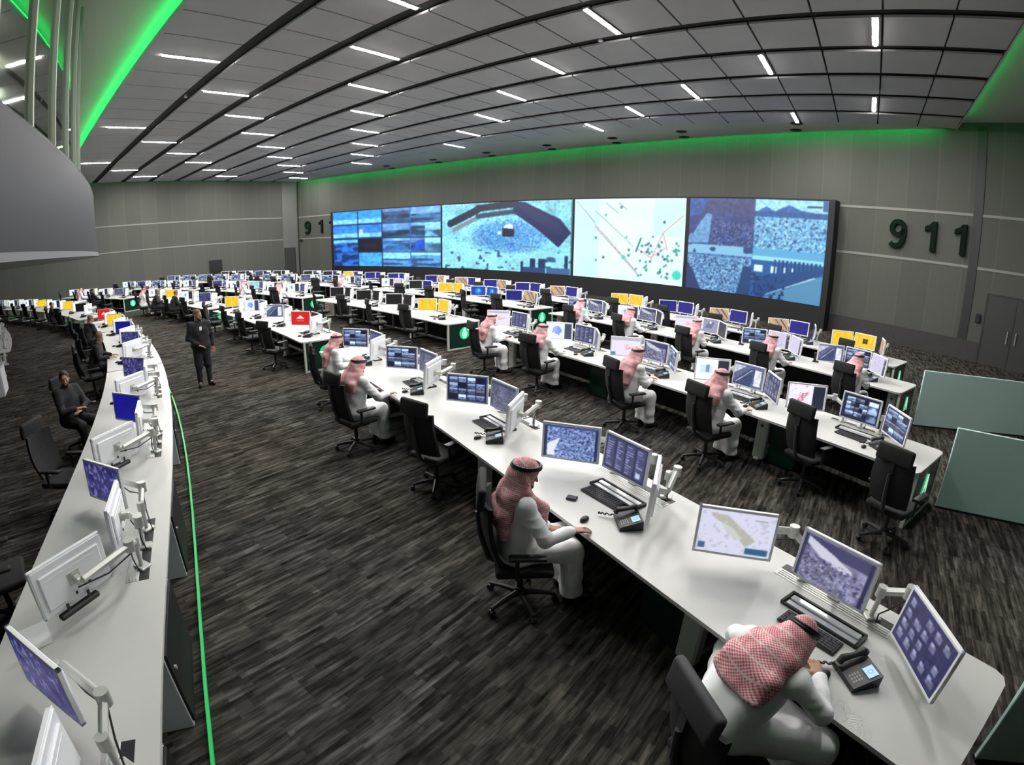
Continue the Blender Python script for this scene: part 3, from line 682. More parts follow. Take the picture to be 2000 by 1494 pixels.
# ------------------------------------------------------------------ desk rows
ROWF = dict(Z=42.25, A=46.22, B=50.6, C=54.58, D=58.4, E=60.95)
ROWN = dict(Z='outermost left desk row', A='left desk row', B='front centre desk row', C='second centre desk row', D='third centre desk row', E='rear desk row')
DEPTH = 1.2
BLOCKS = [  # row, left end, right end, seat angles from the right
    ('Z', 5.1, 16, []), ('Z', -26, 2.7, [1.1-3*i for i in range(4)]),
    ('A', 10.46, 26.2, [22.6, 19.6, 16.55, 13.3]), ('A', -2.2, 10.40, [8.9, 5.9, 2.9, -.1]), ('A', -26, -4.2, [-6+-3*i for i in range(7)]),
    ('B', 12.05, 24.64, [23.2, 20.75, 18.3, 15.85, 13.4]), ('B', .95, 10.65, [9.35, 6.95, 4.5, 2.15]), ('B', -10.1, .05, [-1.3-2.45*i for i in range(4)]), ('B', -23.4, -12.7, [-14.1-2.45*i for i in range(4)]),
    ('C', 11.9, 22.76, [21.50, 19.49, 17.40, 15.38, 13.06]), ('C', 1.8, 10.9, [9.55, 7.5, 5.4, 3.3]), ('C', -10.2, .64, [-.6-2.07*i for i in range(5)]), ('C', -22.6, -11.4, [-12.6-2.07*i for i in range(5)]),
    ('D', 11.0, 21.2, [19.95, 18.05, 16.1, 14.15, 12.2]), ('D', .1, 10.13, [9.3, 7.4, 5.45, 3.5, 1.5]), ('D', -10.4, -.5, [-1.6-1.95*i for i in range(5)]), ('D', -22.4, -11.6, [-12.8-1.95*i for i in range(5)]),
    ('E', 10.5, 20.3, [19.25, 17.45, 15.6, 13.8, 11.9]), ('E', .6, 10.0, [9.1, 7.3, 5.5, 3.7, 1.7]), ('E', -9.6, -.2, [-1.1-1.85*i for i in range(5)]), ('E', -18.6, -10.6, [-11.6-1.9*i for i in range(4)])]
PLACE = {0: 'first', 1: 'second', 2: 'third', 3: 'fourth'}
def near(p): return (p-Vector((0, 0, CAM_Z))).length
def rounded_top(r0, r1, p0, p1, z0, z1, rad=.10, step=.5):
    """worktop outline with rounded right corners"""
    pts = []
    n = max(2, int((p1-p0)/step))
    for i in range(n+1): q = pol(r0, p0+(p1-p0)*i/n); pts.append((q.x, q.y))
    c = Vector(pts[-1]); e1 = pol(r1, p1); e1 = Vector((e1.x, e1.y)); back = [pol(r1, p1-(p1-p0)*i/n) for i in range(n+1)]
    d = (e1-c).normalized(); prev = Vector(pts[-2]); a = (prev-c).normalized()
    pts[-1:] = [tuple(c+a*rad), tuple(c+a*rad*.3+d*rad*.3), tuple(c+d*rad)]
    b = (Vector((back[1].x, back[1].y))-e1).normalized()
    pts += [tuple(e1-d*rad), tuple(e1-d*rad*.3+b*rad*.3), tuple(e1+b*rad)]
    pts += [(q.x, q.y) for q in back[1:]]
    return BM().prism(pts, z0, z1)
def emblem_mesh(big):
    s = BM(); M = Matrix.Rotation(R_(90), 4, 'X')
    if big:   # pale flame-like mark
        s.prism([(-.05, -.14), (.05, -.14), (.09, -.02), (.05, .08), (.02, .16), (-.03, .14), (-.06, .06), (-.09, -.03)], 0, .006, M)
    else:
        s.prism([(-.09, -.13), (-.05, -.13), (-.03, -.04), (.03, -.04), (.05, -.13), (.09, -.13), (.03, .14), (-.03, .14)], 0, .006, M)
    return s
EMB1 = emblem_mesh(False).mesh('lit_mark', M_EMBLEM2)
t_ = BM().cyl(.17, .17, .006, (0, 0, 0), (R_(90), 0, 0), seg=24); EMB0 = t_.mesh('lit_disc', M_EMBLEM)
EMB2 = emblem_mesh(True).mesh('lit_mark', M_EMBLEM2)
SLOT = BM().box((.98, .085, .012), (0, .02, 0), bev=.004).mesh('cable_slot', M_BLACK)
SLOTG = BM().box((.98, .10, .014), (0, -.075, 0), bev=.003).box((.94, .012, .022), (0, -.045, 0)).box((.94, .012, .022), (0, -.07, 0)).box((.94, .012, .022), (0, -.095, 0)).mesh('slot_brush', M_SILVER)
TROUGH = BM().box((.62, .02, .03), (0, .075, .012)).box((.62, .02, .022), (0, -.075, .008)).box((.02, .16, .028), (-.305, 0, .01)).box((.02, .16, .028), (.305, 0, .01)).mesh('power_trough', M_BLACK)
FLAP = BM().box((.57, .055, .02), (0, .03, .012), bev=.005).box((.57, .05, .006), (0, -.032, .006)).mesh('trough_flap', mat('bright_aluminium', (.80, .81, .84), .25, .3))
def foot_leg():
    s = BM(); s.box((.09, .30, .69), (0, .38, .375), bev=.02).box((.09, .78, .06), (0, .52, .03), bev=.02)
    s.cyl(.03, .03, .012, (0, .226, .55), (R_(90), 0, 0), 12); return s
LEG = BM().box((.20, .11, .70), (0, .30, .37), bev=.02).box((.10, .75, .05), (0, .58, .025), bev=.015).box((.08, .10, .66), (0, .85, .37), bev=.015).mesh('leg', M_LEG)
LEGHOLE = BM().cyl(.024, .024, .01, (0, .243, .55), (R_(90), 0, 0), 14).mesh('leg_port', M_BLACK)
SEATS = []
seat_no = {}
nblk = {}
for row, p0, p1, seats in BLOCKS:
    F = ROWF[row]; k = nblk.get(row, 0); nblk[row] = k+1
    lab = 'long white curved desk, %s section from the right in the %s' % (PLACE[k], ROWN[row])
    if row == 'A': lab = 'long white curved desk, %s section from the camera in the left desk row' % PLACE[k]
    d = thing('control_desk', lab, 'desk', frame(F, (p0+p1)/2), 'curved control desks'); inv = d.matrix_world.inverted()
    def put(name, bm_or_me, m=None, M=None, parent=None):
        me_ = bm_or_me.mesh(name, m) if isinstance(bm_or_me, BM) else bm_or_me
        o_ = part(name, me_, parent or d); o_.matrix_local = inv if M is None else inv @ M; return o_
    put('worktop', rounded_top(F, F+DEPTH, p0, p1, .718, .75), M_WHITE)
    if row not in 'AZ': put('modesty_panel', BM().arc(F+.86, F+.89, p0+.12, p1-.12, .06, .716), M_CHARCOAL)
    put('under_frame', BM().arc(F+.28, F+.33, p0+.15, p1-.15, .66, .716).arc(F+.92, F+.97, p0+.15, p1-.15, .66, .716), M_DARKGREY)
    edges_ = [p1-.22]+[(a+b)/2 for a, b in zip(seats[:-1], seats[1:])]+[p0+.22]
    if k == 0 and row in 'BCD': edges_ = {'B': [24.42, 22.42, 18.77, 15.1, 12.27], 'C': [22.54, 20.22, 16.84, 13.46, 12.12], 'D': [20.98, 17.89, 14.8, 11.22]}[row]
    if k == 0 and row == 'A': edges_ = [25.9, 21.6, 19.5, 16.5, 13.2, 10.75]
    for q in edges_:
        lg = put('leg', LEG, M=frame(F, q)); g = part('leg_port', LEGHOLE, lg)
    for q in seats:
        sl = put('cable_slot', SLOT, M=frame(F, q, 0, 1.0, .7465)); part('slot_brush', SLOTG, sl)
        if row in 'BC' and near(pol(F, q)) < 14:
            tr = put('power_trough', TROUGH, M=frame(F, q, .07, .69, .75)); part('trough_flap', FLAP, tr)
    if row == 'A':
        put('light_strip', BM().arc(F+1.275, F+1.30, p0+.1, p1-.1, 0.015, .04), M_GREENLOW)
    elif not (row == 'B' and k == 0) and row != 'Z':
        E_ = BM().box((.03, 1.02, .66), (-.03, .60, .375), bev=.004)
        ep = put('end_panel', E_, M_ENDGLASS, M=frame(F, p1))
        e2 = part('end_panel_trim', BM().box((.05, .05, .72), (-.03, .08, .36)).box((.05, .05, .72), (-.03, 1.12, .36)).box((.05, 1.06, .04), (-.03, .6, .02)).mesh('end_panel_trim', M_LEG), ep)
        Q = Matrix.Translation((-.008, .62, .44)) @ Matrix.Rotation(R_(90), 4, 'Z')
        if k == 0: e = part('lit_emblem', EMB1, ep); e.matrix_local = Q
        else:
            e = part('lit_emblem', EMB0, ep); e.matrix_local = Q; e = part('lit_mark', EMB2, ep); e.matrix_local = Matrix.Translation((.002, 0, 0)) @ Q
    for i, q in enumerate(seats):
        n = seat_no.get(row, 0); seat_no[row] = n+1
        SEATS.append((row, k, i, n, q))
for q, nm in ((23.1, 'nearest the camera'), (21.2, 'second from the camera'), (18.9, 'third from the camera'), (15.3, 'fourth from the camera'), (12.2, 'fifth from the camera'), (9.7, 'sixth from the camera')):
    # equipment cabinets under the back edge of the left row
    t = thing('equipment_cabinet', 'grey cabinet with dark locked door under the left desk row, '+nm, 'cabinet', frame(47.15, q), 'cabinets under the left desk row')
    part('cabinet_body', BM().box((.9, .50, .70), (-.45, 0, .355), bev=.004).mesh('cabinet_body', M_LIGHTGREY), t)
    dr = part('cabinet_door', BM().box((.86, .02, .64), (-.45, .26, .36), bev=.003).mesh('cabinet_door', M_CHARCOAL), t)
    part('door_lock', BM().cyl(.016, .016, .02, (-.10, .275, .5), (R_(90), 0, 0), 12).mesh('door_lock', M_SILVER), dr)

# ------------------------------------------------------------------ things on the desks
def mon_frame():
    s = BM(); b = .022; w, h = MW, MH
    s.box((w, .03, b), (0, 0, h/2-b/2), bev=.003).box((w, .03, b), (0, 0, -h/2+b/2), bev=.003).box((b, .03, h), (-w/2+b/2, 0, 0), bev=.003).box((b, .03, h), (w/2-b/2, 0, 0), bev=.003)
    s.box((w-.02, .02, h-.02), (0, .012, 0), bev=.004)
    s.box((w-.10, .02, h-.12), (0, .030, 0), bev=.008)
    s.box((w-.16, .004, .006), (0, .041, .09)).box((.05, .006, .004), (.2, .041, -.1))
    return s
FRAME = mon_frame().mesh('frame', M_FRAME)
BACKPORT = BM().box((.022, .01, .022), (-.10, .042, -.085)).mesh('back_port', M_BLACK); BACKPORT2 = BM().box((.018, .01, .02), (.02, .042, -.115)).mesh('back_port', M_BLACK)
SOUNDBAR = BM().box((.34, .055, .045), (.03, .03, -MH/2-.035), bev=.012).box((.02, .012, .05), (-.06, .046, -MH/2+.02)).box((.02, .012, .05), (.12, .046, -MH/2+.02)).mesh('sound_bar', M_BLACK)
ARMS = {}
def arm_mesh(key, M, foot):
    """arm from the back of the screen (frame M) to a post at foot, in the screen's own frame"""
    if key not in ARMS:
        inv = M.inverted(); f = inv @ Vector(foot)
        top = inv @ Vector((foot[0], foot[1], .98))
        a = Vector((0, .045, 0)); mid = (a+top)/2+Vector((.16 if key[2] != 'R' else -.16, .10, .06)); b = Vector((0, .12, 0))
        s = BM(); s.cyl(.042, .042, .022, (0, .045, 0), (R_(90), 0, 0)).box((.10, .008, .10), (0, .04, 0), bev=.002)
        s.bar(a, b, .05, .055, .01); s.bar(b, mid, .052, .058, .02)
        arm = s.mesh('arm', M_SILVER)
        s = BM(); s.cyl(.040, .040, .09, mid, seg=16).bar(mid, top, .05, .056, .02).cyl(.036, .036, .08, tuple(top), seg=16)
        s.cyl(.019, .019, (top-f).length, tuple((top+f)/2), seg=12).box((.10, .12, .025), tuple(f+Vector((0, 0, .012))), bev=.006)
        fore = s.mesh('lower_arm', M_SILVER)
        s = BM(); g = f+Vector((.05, .02, .0)); s.tube([b+Vector((.03, 0, -.03)), (b+mid)/2+Vector((0, 0, -.09)), mid+Vector((0, 0, -.07)), (mid+top)/2+Vector((.03, 0, -.12)), f+Vector((.06, .0, .08)), g], .006, 6)
        ARMS[key] = (arm, fore, s.mesh('cable', M_CORD))
    return ARMS[key]
def keyboard():
    b = BM().box((.45, .15, .018), (0, 0, .011), bev=.005)
    k = BM()
    for j in range(5):
        for i in range(14): k.box((.024, .021, .006), (-.195+.03*i, -.055+.026*j, .022))
    return b.mesh('keyboard_body', M_BLACK), k.mesh('keys', mat('black_keys', (.022, .022, .024), .5))
KB, KEYS = keyboard()
MOUSE = BM().ball(.05, (0, 0, .014), (.62, 1.05, .5), 14).mesh('mouse', M_BLACK)
def phone():
    t = BM(); t.prism([(-.10, .0), (.105, .0), (.10, .09), (-.10, .036)], -.12, .12, Matrix.Rotation(R_(90), 4, 'Z') @ Matrix.Rotation(R_(90), 4, 'X'))
    body = t.mesh('phone_body', M_BLACK)
    Mx = Matrix.Translation((0, 0, .062)) @ Matrix.Rotation(R_(15), 4, 'X')
    sc = paint_grid('phone_screen', 20, 14, lambda u, v: (lambda X, Y: np.stack([X, Y*.96, .064+Y*.268+.006], -1))(.015+u*.085, .012+v*.07), lambda p: (p.fill(p.u > -1, (150, 200, 232)), p.disc(.5, .5, .3, (110, 170, 214)), p.disc(.5, .5, .14, (190, 224, 240)))[0])
    k = BM()
    for i in range(3):
        for j in range(4): k.box((.016, .010, .006), (.025+.025*i, -.075+.018*j, .0), M=Mx)
    hs = BM(); hs.tube([(-.075, -.10, .07), (-.075, -.085, .10), (-.075, 0, .105), (-.075, .07, .125), (-.075, .09, .105)], [.024, .026, .018, .026, .024], 10)
    cd = BM(); pts = []
    for i in range(60): a = i*.9; f_ = i/59; pts.append((-.10-.05*math.sin(f_*3.1)+.008*math.cos(a), -.10-.13*math.sin(f_*3.1), .03+.008*math.sin(a)))
    cd.tube(pts, .005, 5)
    return body, sc, k.mesh('keypad', mat('grey_keys', (.30, .30, .32), .5)), hs.mesh('handset', M_BLACK), cd.mesh('handset_cord', M_CORD)
PH = phone()
# chair: seat, back, head pad, arms, column, five-star base with castors
def chair_parts():
    seat = BM(); seat.box((.50, .48, .075), (0, .02, .47), bev=.03, seg=3); seat.box((.34, .34, .05), (0, 0, .415), bev=.015)
    back = BM()
    n = 8; t = bmesh.new(); rows_ = []
    for j in range(n+1):
        z = .55+.54*j/n; y = -.22-.05*math.sin(j/n*2.6)-.06*j/n; w = .255-.02*abs(j/n-.45)*2; th = .03
        rows_.append([(x*w, y+.07*(x*x), z) for x in (-1, -.6, 0, .6, 1)])
    VF = [[t.verts.new((x, y, z)) for x, y, z in r] for r in rows_]; VB = [[t.verts.new((x, y-.035, z)) for x, y, z in r] for r in rows_]
    for j in range(n):
        for i in range(4):
            t.faces.new((VF[j][i], VF[j][i+1], VF[j+1][i+1], VF[j+1][i])); t.faces.new((VB[j][i+1], VB[j][i], VB[j+1][i], VB[j+1][i+1]))
        t.faces.new((VF[j+1][0], VB[j+1][0], VB[j][0], VF[j][0])); t.faces.new((VF[j][4], VB[j][4], VB[j+1][4], VF[j+1][4]))
    for i in range(4): t.faces.new((VF[n][i], VF[n][i+1], VB[n][i+1], VB[n][i])); t.faces.new((VF[0][i+1], VF[0][i], VB[0][i], VB[0][i+1]))
    back.join(t)
    spine = BM().tube([(0, -.12, .42), (0, -.27, .50), (0, -.335, .72), (0, -.36, .95)], [.03, .03, .024, .02], 8)
    head = BM().box((.44, .065, .19), (0, -.325, 1.155), (R_(-8), 0, 0), bev=.028, seg=3).bar((0, -.35, .95), (0, -.345, 1.12), .06, .02)
    arms = []
    for q in (-1, 1):
        a = BM(); a.box((.085, .30, .035), (q*.295, .03, .685), bev=.016, seg=2); a.tube([(q*.20, -.05, .43), (q*.285, -.05, .47), (q*.29, -.05, .67)], .018, 8); arms.append(a.mesh('armrest', M_BLACK))
    col = BM().cyl(.028, .028, .30, (0, 0, .27), seg=14).cyl(.045, .045, .08, (0, 0, .13), seg=14).mesh('gas_column', M_BLACK)
    base = BM(); cast = []
    for i in range(5):
        a = R_(72*i+18); x, y = math.cos(a), math.sin(a)
        base.tube([(x*.03, y*.03, .115), (x*.18, y*.18, .10), (x*.31, y*.31, .075)], [.03, .024, .018], 8)
        c = BM()
        for q in (-.014, .014): c.cyl(.03, .03, .018, (x*.31-y*q, y*.31+x*q, .03), (R_(90), 0, a), 12)
        cast.append(c.mesh('castor', M_BLACK))
    return seat.mesh('seat', M_BLACK2), back.mesh('backrest', M_BLACK2), spine.mesh('back_support', M_DARKGREY), head.mesh('head_pad', M_BLACK2), arms, col, base.mesh('star_base', M_BLACK), cast
CH = chair_parts()
HEADGREY = CH[3].copy(); HEADGREY.materials.clear(); HEADGREY.materials.append(M_DARKGREY)
def chair(M, label, detail=2, grey=False, group='black office chairs'):
    t = thing('office_chair', label, 'chair', M, group)
    part('seat', CH[0], t); b = part('backrest', CH[1], t); part('head_pad', HEADGREY if grey else CH[3], t)
    bs = part('star_base', CH[6], t); part('gas_column', CH[5], t)
    if detail > 0:
        part('back_support', CH[2], b)
        for a in CH[4]: part('armrest', a, t)
    if detail > 1:
        for c in CH[7]: part('castor', c, bs)
    return t
NTH = ordn
def seatname(row, n):
    return '%s seat from %s, %s' % (NTH[n], 'camera end' if row == 'A' else 'right', ROWN[row])
def short(row, n):
    return '%s seat from %s, %s' % (NTH[n], 'camera' if row == 'A' else 'right', ROWN[row])
CONTENT = {('B', 0): ('map', 'crowd', 'list'), ('B', 1): ('minaret', 'text', 'grey'), ('B', 2): ('mosaic', 'grey', 'list'), ('B', 3): ('mosaic', 'grey', 'list'), ('B', 4): ('mosaic', 'text', 'list'),
           ('B', 5): ('red', 'black', 'list'), ('B', 6): ('road', 'text', 'grey'), ('B', 7): ('bluemap', 'purple', 'list'), ('B', 8): ('yellow', 'purple', 'grey'),
           ('C', 0): ('pink', 'mosaic2', 'mosaic'), ('C', 1): ('white', 'road', 'list'), ('C', 2): ('form', 'crowd', 'mosaic'), ('C', 3): ('bluemap', 'text', 'grey'), ('C', 4): ('form', 'text', 'list'),
           ('C', 5): ('yellow', 'yellow', 'grey'), ('C', 6): ('black', 'black', 'black'), ('C', 7): ('black', 'black', 'black'), ('C', 8): ('black', 'black', 'black'),
           ('C', 9): ('white', 'purple', 'grey'), ('C', 10): ('white', 'mosaic', 'purple'), ('C', 11): ('cyan', 'purple', 'list'), ('C', 12): ('white', 'mosaic', 'purple'),
           ('D', 0): ('road', 'mosaic', 'lilac'), ('D', 1): ('mosaic', 'lilac', 'lilac'), ('D', 2): ('form', 'photo', 'black'), ('D', 3): ('white', 'crowd', 'black'), ('D', 4): ('mosaic', 'crowd', 'grey'),
           ('D', 5): ('blue', 'stripes', 'black'), ('D', 6): ('bluewin', 'bluewin', 'grey'), ('D', 7): ('yellow', 'yellow', 'grey'), ('D', 8): ('black', 'blue', 'black'), ('D', 9): ('white', 'lilac', 'grey'), ('D', 10): ('white', 'mosaic', 'purple'),
           ('E', 0): ('yellow', 'yellow2', 'stripes'), ('E', 1): ('stripes', 'blue', 'blue'), ('E', 2): ('stripes', 'blue', 'stripes'), ('E', 3): ('blue', 'blue', 'stripes'), ('E', 4): ('yellow', 'yellow', 'stripes'),
           ('E', 5): ('stripes', 'blue', 'stripes'), ('E', 6): ('blue', 'blue', 'stripes'), ('E', 7): ('blue', 'stripes', 'stripes'), ('E', 8): ('stripes', 'blue', 'stripes'), ('E', 9): ('blue', 'stripes', 'stripes'), ('E', 10): ('blue', 'blue', 'blue'), ('E', 11): ('blue', 'blue', 'blue'), ('E', 12): ('yellow', 'blue', 'blue'), ('E', 13): ('black', 'blue', 'blue'),
           ('A', 0): ('purple', 'list', 'list'), ('A', 1): ('purple', 'list', 'list'), ('A', 2): ('blue', 'list', 'list'), ('A', 3): ('purple', 'list', 'list'), ('A', 4): ('purple', 'grey', 'list'), ('A', 5): ('blue', 'purple', 'list'), ('A', 6): ('yellow', 'purple', 'list'), ('A', 7): ('red', 'purple', 'grey'),
           ('A', 8): ('black', 'bluemap', 'list'), ('A', 9): ('yellow', 'white', 'grey'), ('A', 10): ('white', 'bluemap', 'list'), ('A', 11): ('yellow', 'white', 'list')}
FAR = {'Z': ['white', 'purple', 'grey'], 'A': ['white', 'bluemap', 'purple'], 'B': ['white', 'yellow', 'purple'], 'C': ['white', 'mosaic', 'purple'], 'D': ['mosaic', 'white', 'black'], 'E': ['black', 'black', 'black']}
OCC = {}
CHAIR_AT = {('B', 0): (.27, -.52, -18), ('B', 1): (.13, -.42, -28), ('B', 2): (-.08, -.12, 20), ('B', 3): (.34, -.60, 12), ('B', 4): (.36, -.30, -14), ('C', 0): (-.3, -.02, -12),
            ('C', 1): (.24, -.52, -10), ('C', 2): (.55, -.56, -14), ('C', 3): (.02, -.50, 10), ('C', 4): (.45, -.58, -12), ('D', 0): (.42, -.62, -8), ('D', 1): (.45, -.60, -10), ('D', 2): (.42, -.60, -6), ('D', 3): (.36, -.58, -14), ('D', 4): (.40, -.48, -4), ('A', 1): (-.4, -.55, 20)}
rng = random.Random(5)
for row, k, i, n, q in SEATS:
    F = ROWF[row]; dist = near(pol(F+.8, q)); hi = dist < 7.5
    con = CONTENT.get((row, n), tuple(FAR[row]))
    if (row, n) not in CONTENT: con = tuple(rng.choice(FAR[row]+['grey', 'purple']) if rng.random() < .5 else c for c in con)
    sp = .75 if (row == 'A' or (row, n) == ('B', 0)) else .585
    if row in 'DE': sp = .56
    sl, sr = (.78, .62) if (row, n) == ('C', 0) else (sp, sp)
    out = .155 if sp > .6 else .17
    MM = [('left-hand', 'L', frame(0, 0, -sp, .62, MZ, 40)), ('middle', 'M', frame(0, 0, 0 if sp < .6 else -.02, .83, MZ, 0)), ('right-hand', 'R', frame(0, 0, sp, .60, MZ, -41))]
    base = frame(F, q)
    for (nm, key, _), kind in zip(MM, con):
        u, v, yaw = {'L': (-sl, .62, 40), 'M': (-.02 if sp > .6 else 0, .83, 0), 'R': (sr, .60, -41)}[key]
        if row == 'A': yaw *= 1.12
        if row == 'B' and 0 < n < 6 and key == 'R': yaw = -51
        if row == 'E' and key == 'R': yaw = -66
        L = Matrix.Translation((u, v, MZ)) @ Matrix.Rotation(R_(yaw), 4, 'Z') @ Matrix.Rotation(R_(-4), 4, 'X')
        t = thing('monitor', '%s monitor showing %s, %s' % (nm, KINDS_[kind][1], short(row, n)), 'monitor', base @ L, 'white monitors of the '+ROWN[row])
        fr = part('frame', FRAME, t); part('screen', screen_mesh(kind, hi), t)
        a, fo, ca = arm_mesh((round(sl, 2), round(sr, 2), key, row == 'A'), L, ({'L': -.30, 'M': 0, 'R': .30}[key], 1.0, .75))
        ar = part('arm', a, t); part('lower_arm', fo, ar)
        if dist < 12: part('cable', ca, ar)
        if row == 'A' and dist < 12:
            part('back_port', BACKPORT, fr); part('back_port', BACKPORT2, fr)
            if key == 'R': part('sound_bar', SOUNDBAR, t)
    j = lambda s_: rng.uniform(-s_, s_)
    G = frame(F, q)
    def on(u, v, yaw=0, z=.751): return G @ Matrix.Translation((u, v, z)) @ Matrix.Rotation(R_(yaw), 4, 'Z')
    kb = thing('keyboard', 'black keyboard, '+seatname(row, n), 'keyboard', on(.05+j(.03), .50+j(.03), j(4)), 'keyboards'); part('keyboard_body', KB, kb)
    if dist < 9: part('keys', KEYS, kb)
    ph = thing('desk_phone', 'black desk telephone, '+seatname(row, n), 'telephone', on(.5+j(.02), .40+j(.03), -30+j(6)), 'desk telephones')
    part('phone_body', PH[0], ph); part('phone_screen', PH[1], ph); part('handset', PH[3], ph)
    if dist < 12: part('keypad', PH[2], ph); part('handset_cord', PH[4], ph)
    if dist < 24:
        mo = link('mouse', MOUSE); mo.matrix_world = on(.36 if (row, n) != ('B', 1) else .27, .23 if (row, n) != ('B', 1) else .13, j(12)); tag(mo, 'black computer mouse, '+seatname(row, n), 'mouse', 'computer mice')
    u, v, yaw = CHAIR_AT.get((row, n), (j(.15), -.36+j(.08), j(28)))
    if row == 'E': v = -.30; yaw *= .4
    chair(frame(F, q, u, v, 0, yaw), 'black high-backed office chair, '+seatname(row, n), 2 if dist < 14 else (1 if dist < 24 else 0), grey=(row, n) == ('B', 0))
    OCC[row, n] = (F, q, u, v, yaw)
chair(frame(ROWF['C'], 22.67, 0, -.46, 0, -6), 'black office chair at the right desk end beside the green partition', 2)
o = BM().box((.10, .075, .022), (0, 0, .012), bev=.008); o = o.obj('wallet', M_BLACK); o.matrix_world = frame(ROWF['B'], 20.75, -.09, .27, .751, 35)
tag(o, 'small dark wallet on the front desk beside the keyboard of the upright person', 'wallet')
# small things left on the desks
o = BM().box((.29, .205, .002), (0, 0, .002)).obj('paper_sheet', mat('white_paper', (.72, .73, .74), .7)); o.matrix_world = frame(ROWF['A'], 20.75, 0, .26, .751, 24)
tag(o, 'white paper sheet near the front edge of the left desk row', 'paper')
for q, u, lab in ((18.05, -1.02, 'between the first and second people of the third centre row'), (19.95, -.98, 'left of the nearest person of the third centre row')):
    t = thing('desk_radio', 'black upright desk radio '+lab, 'radio', frame(ROWF['D'], q-.05, u+.04, .86, .751, 20), 'upright desk radios')
    part('radio_body', BM().box((.10, .08, .20), (0, 0, .115), bev=.012).mesh('radio_body', M_BLACK), t); part('radio_base', BM().box((.14, .13, .02), (0, 0, .01), bev=.006).mesh('radio_base', M_BLACK), t)
    part('aerial', BM().cyl(.006, .004, .09, (.03, 0, .255), seg=8).mesh('aerial', M_BLACK), t)
t = thing('equipment_cabinet', 'light grey cabinet at the desk end on the left picture edge', 'cabinet', frame(43.15, 5.15), 'cabinets under the left desk rows')
part('cabinet_body', BM().box((.9, .50, .70), (.46, 0, .355), bev=.004).mesh('cabinet_body', M_LIGHTGREY), t); part('cabinet_door', BM().box((.86, .02, .64), (.46, .26, .36), bev=.003).mesh('cabinet_door', M_LIGHTGREY), t)
for row, q, lab in (('B', 22.06, 'dark cabinet under the front centre row beside the pale leg left of the bent person'), ('C', 20.62, 'dark cabinet under the second centre row left of the two empty chairs'), ('C', 16.42, 'dark cabinet under the second centre row behind the upright front person')):
    t = thing('equipment_cabinet', lab, 'cabinet', frame(ROWF[row]+.52, q), 'dark cabinets under the centre rows')
    part('cabinet_body', BM().box((.5, .46, .64), (0, 0, .33), bev=.006).mesh('cabinet_body', M_CHARCOAL), t); part('cabinet_door', BM().box((.47, .02, .58), (0, -.24, .33), bev=.004).mesh('cabinet_door', M_ENDGLASS), t)
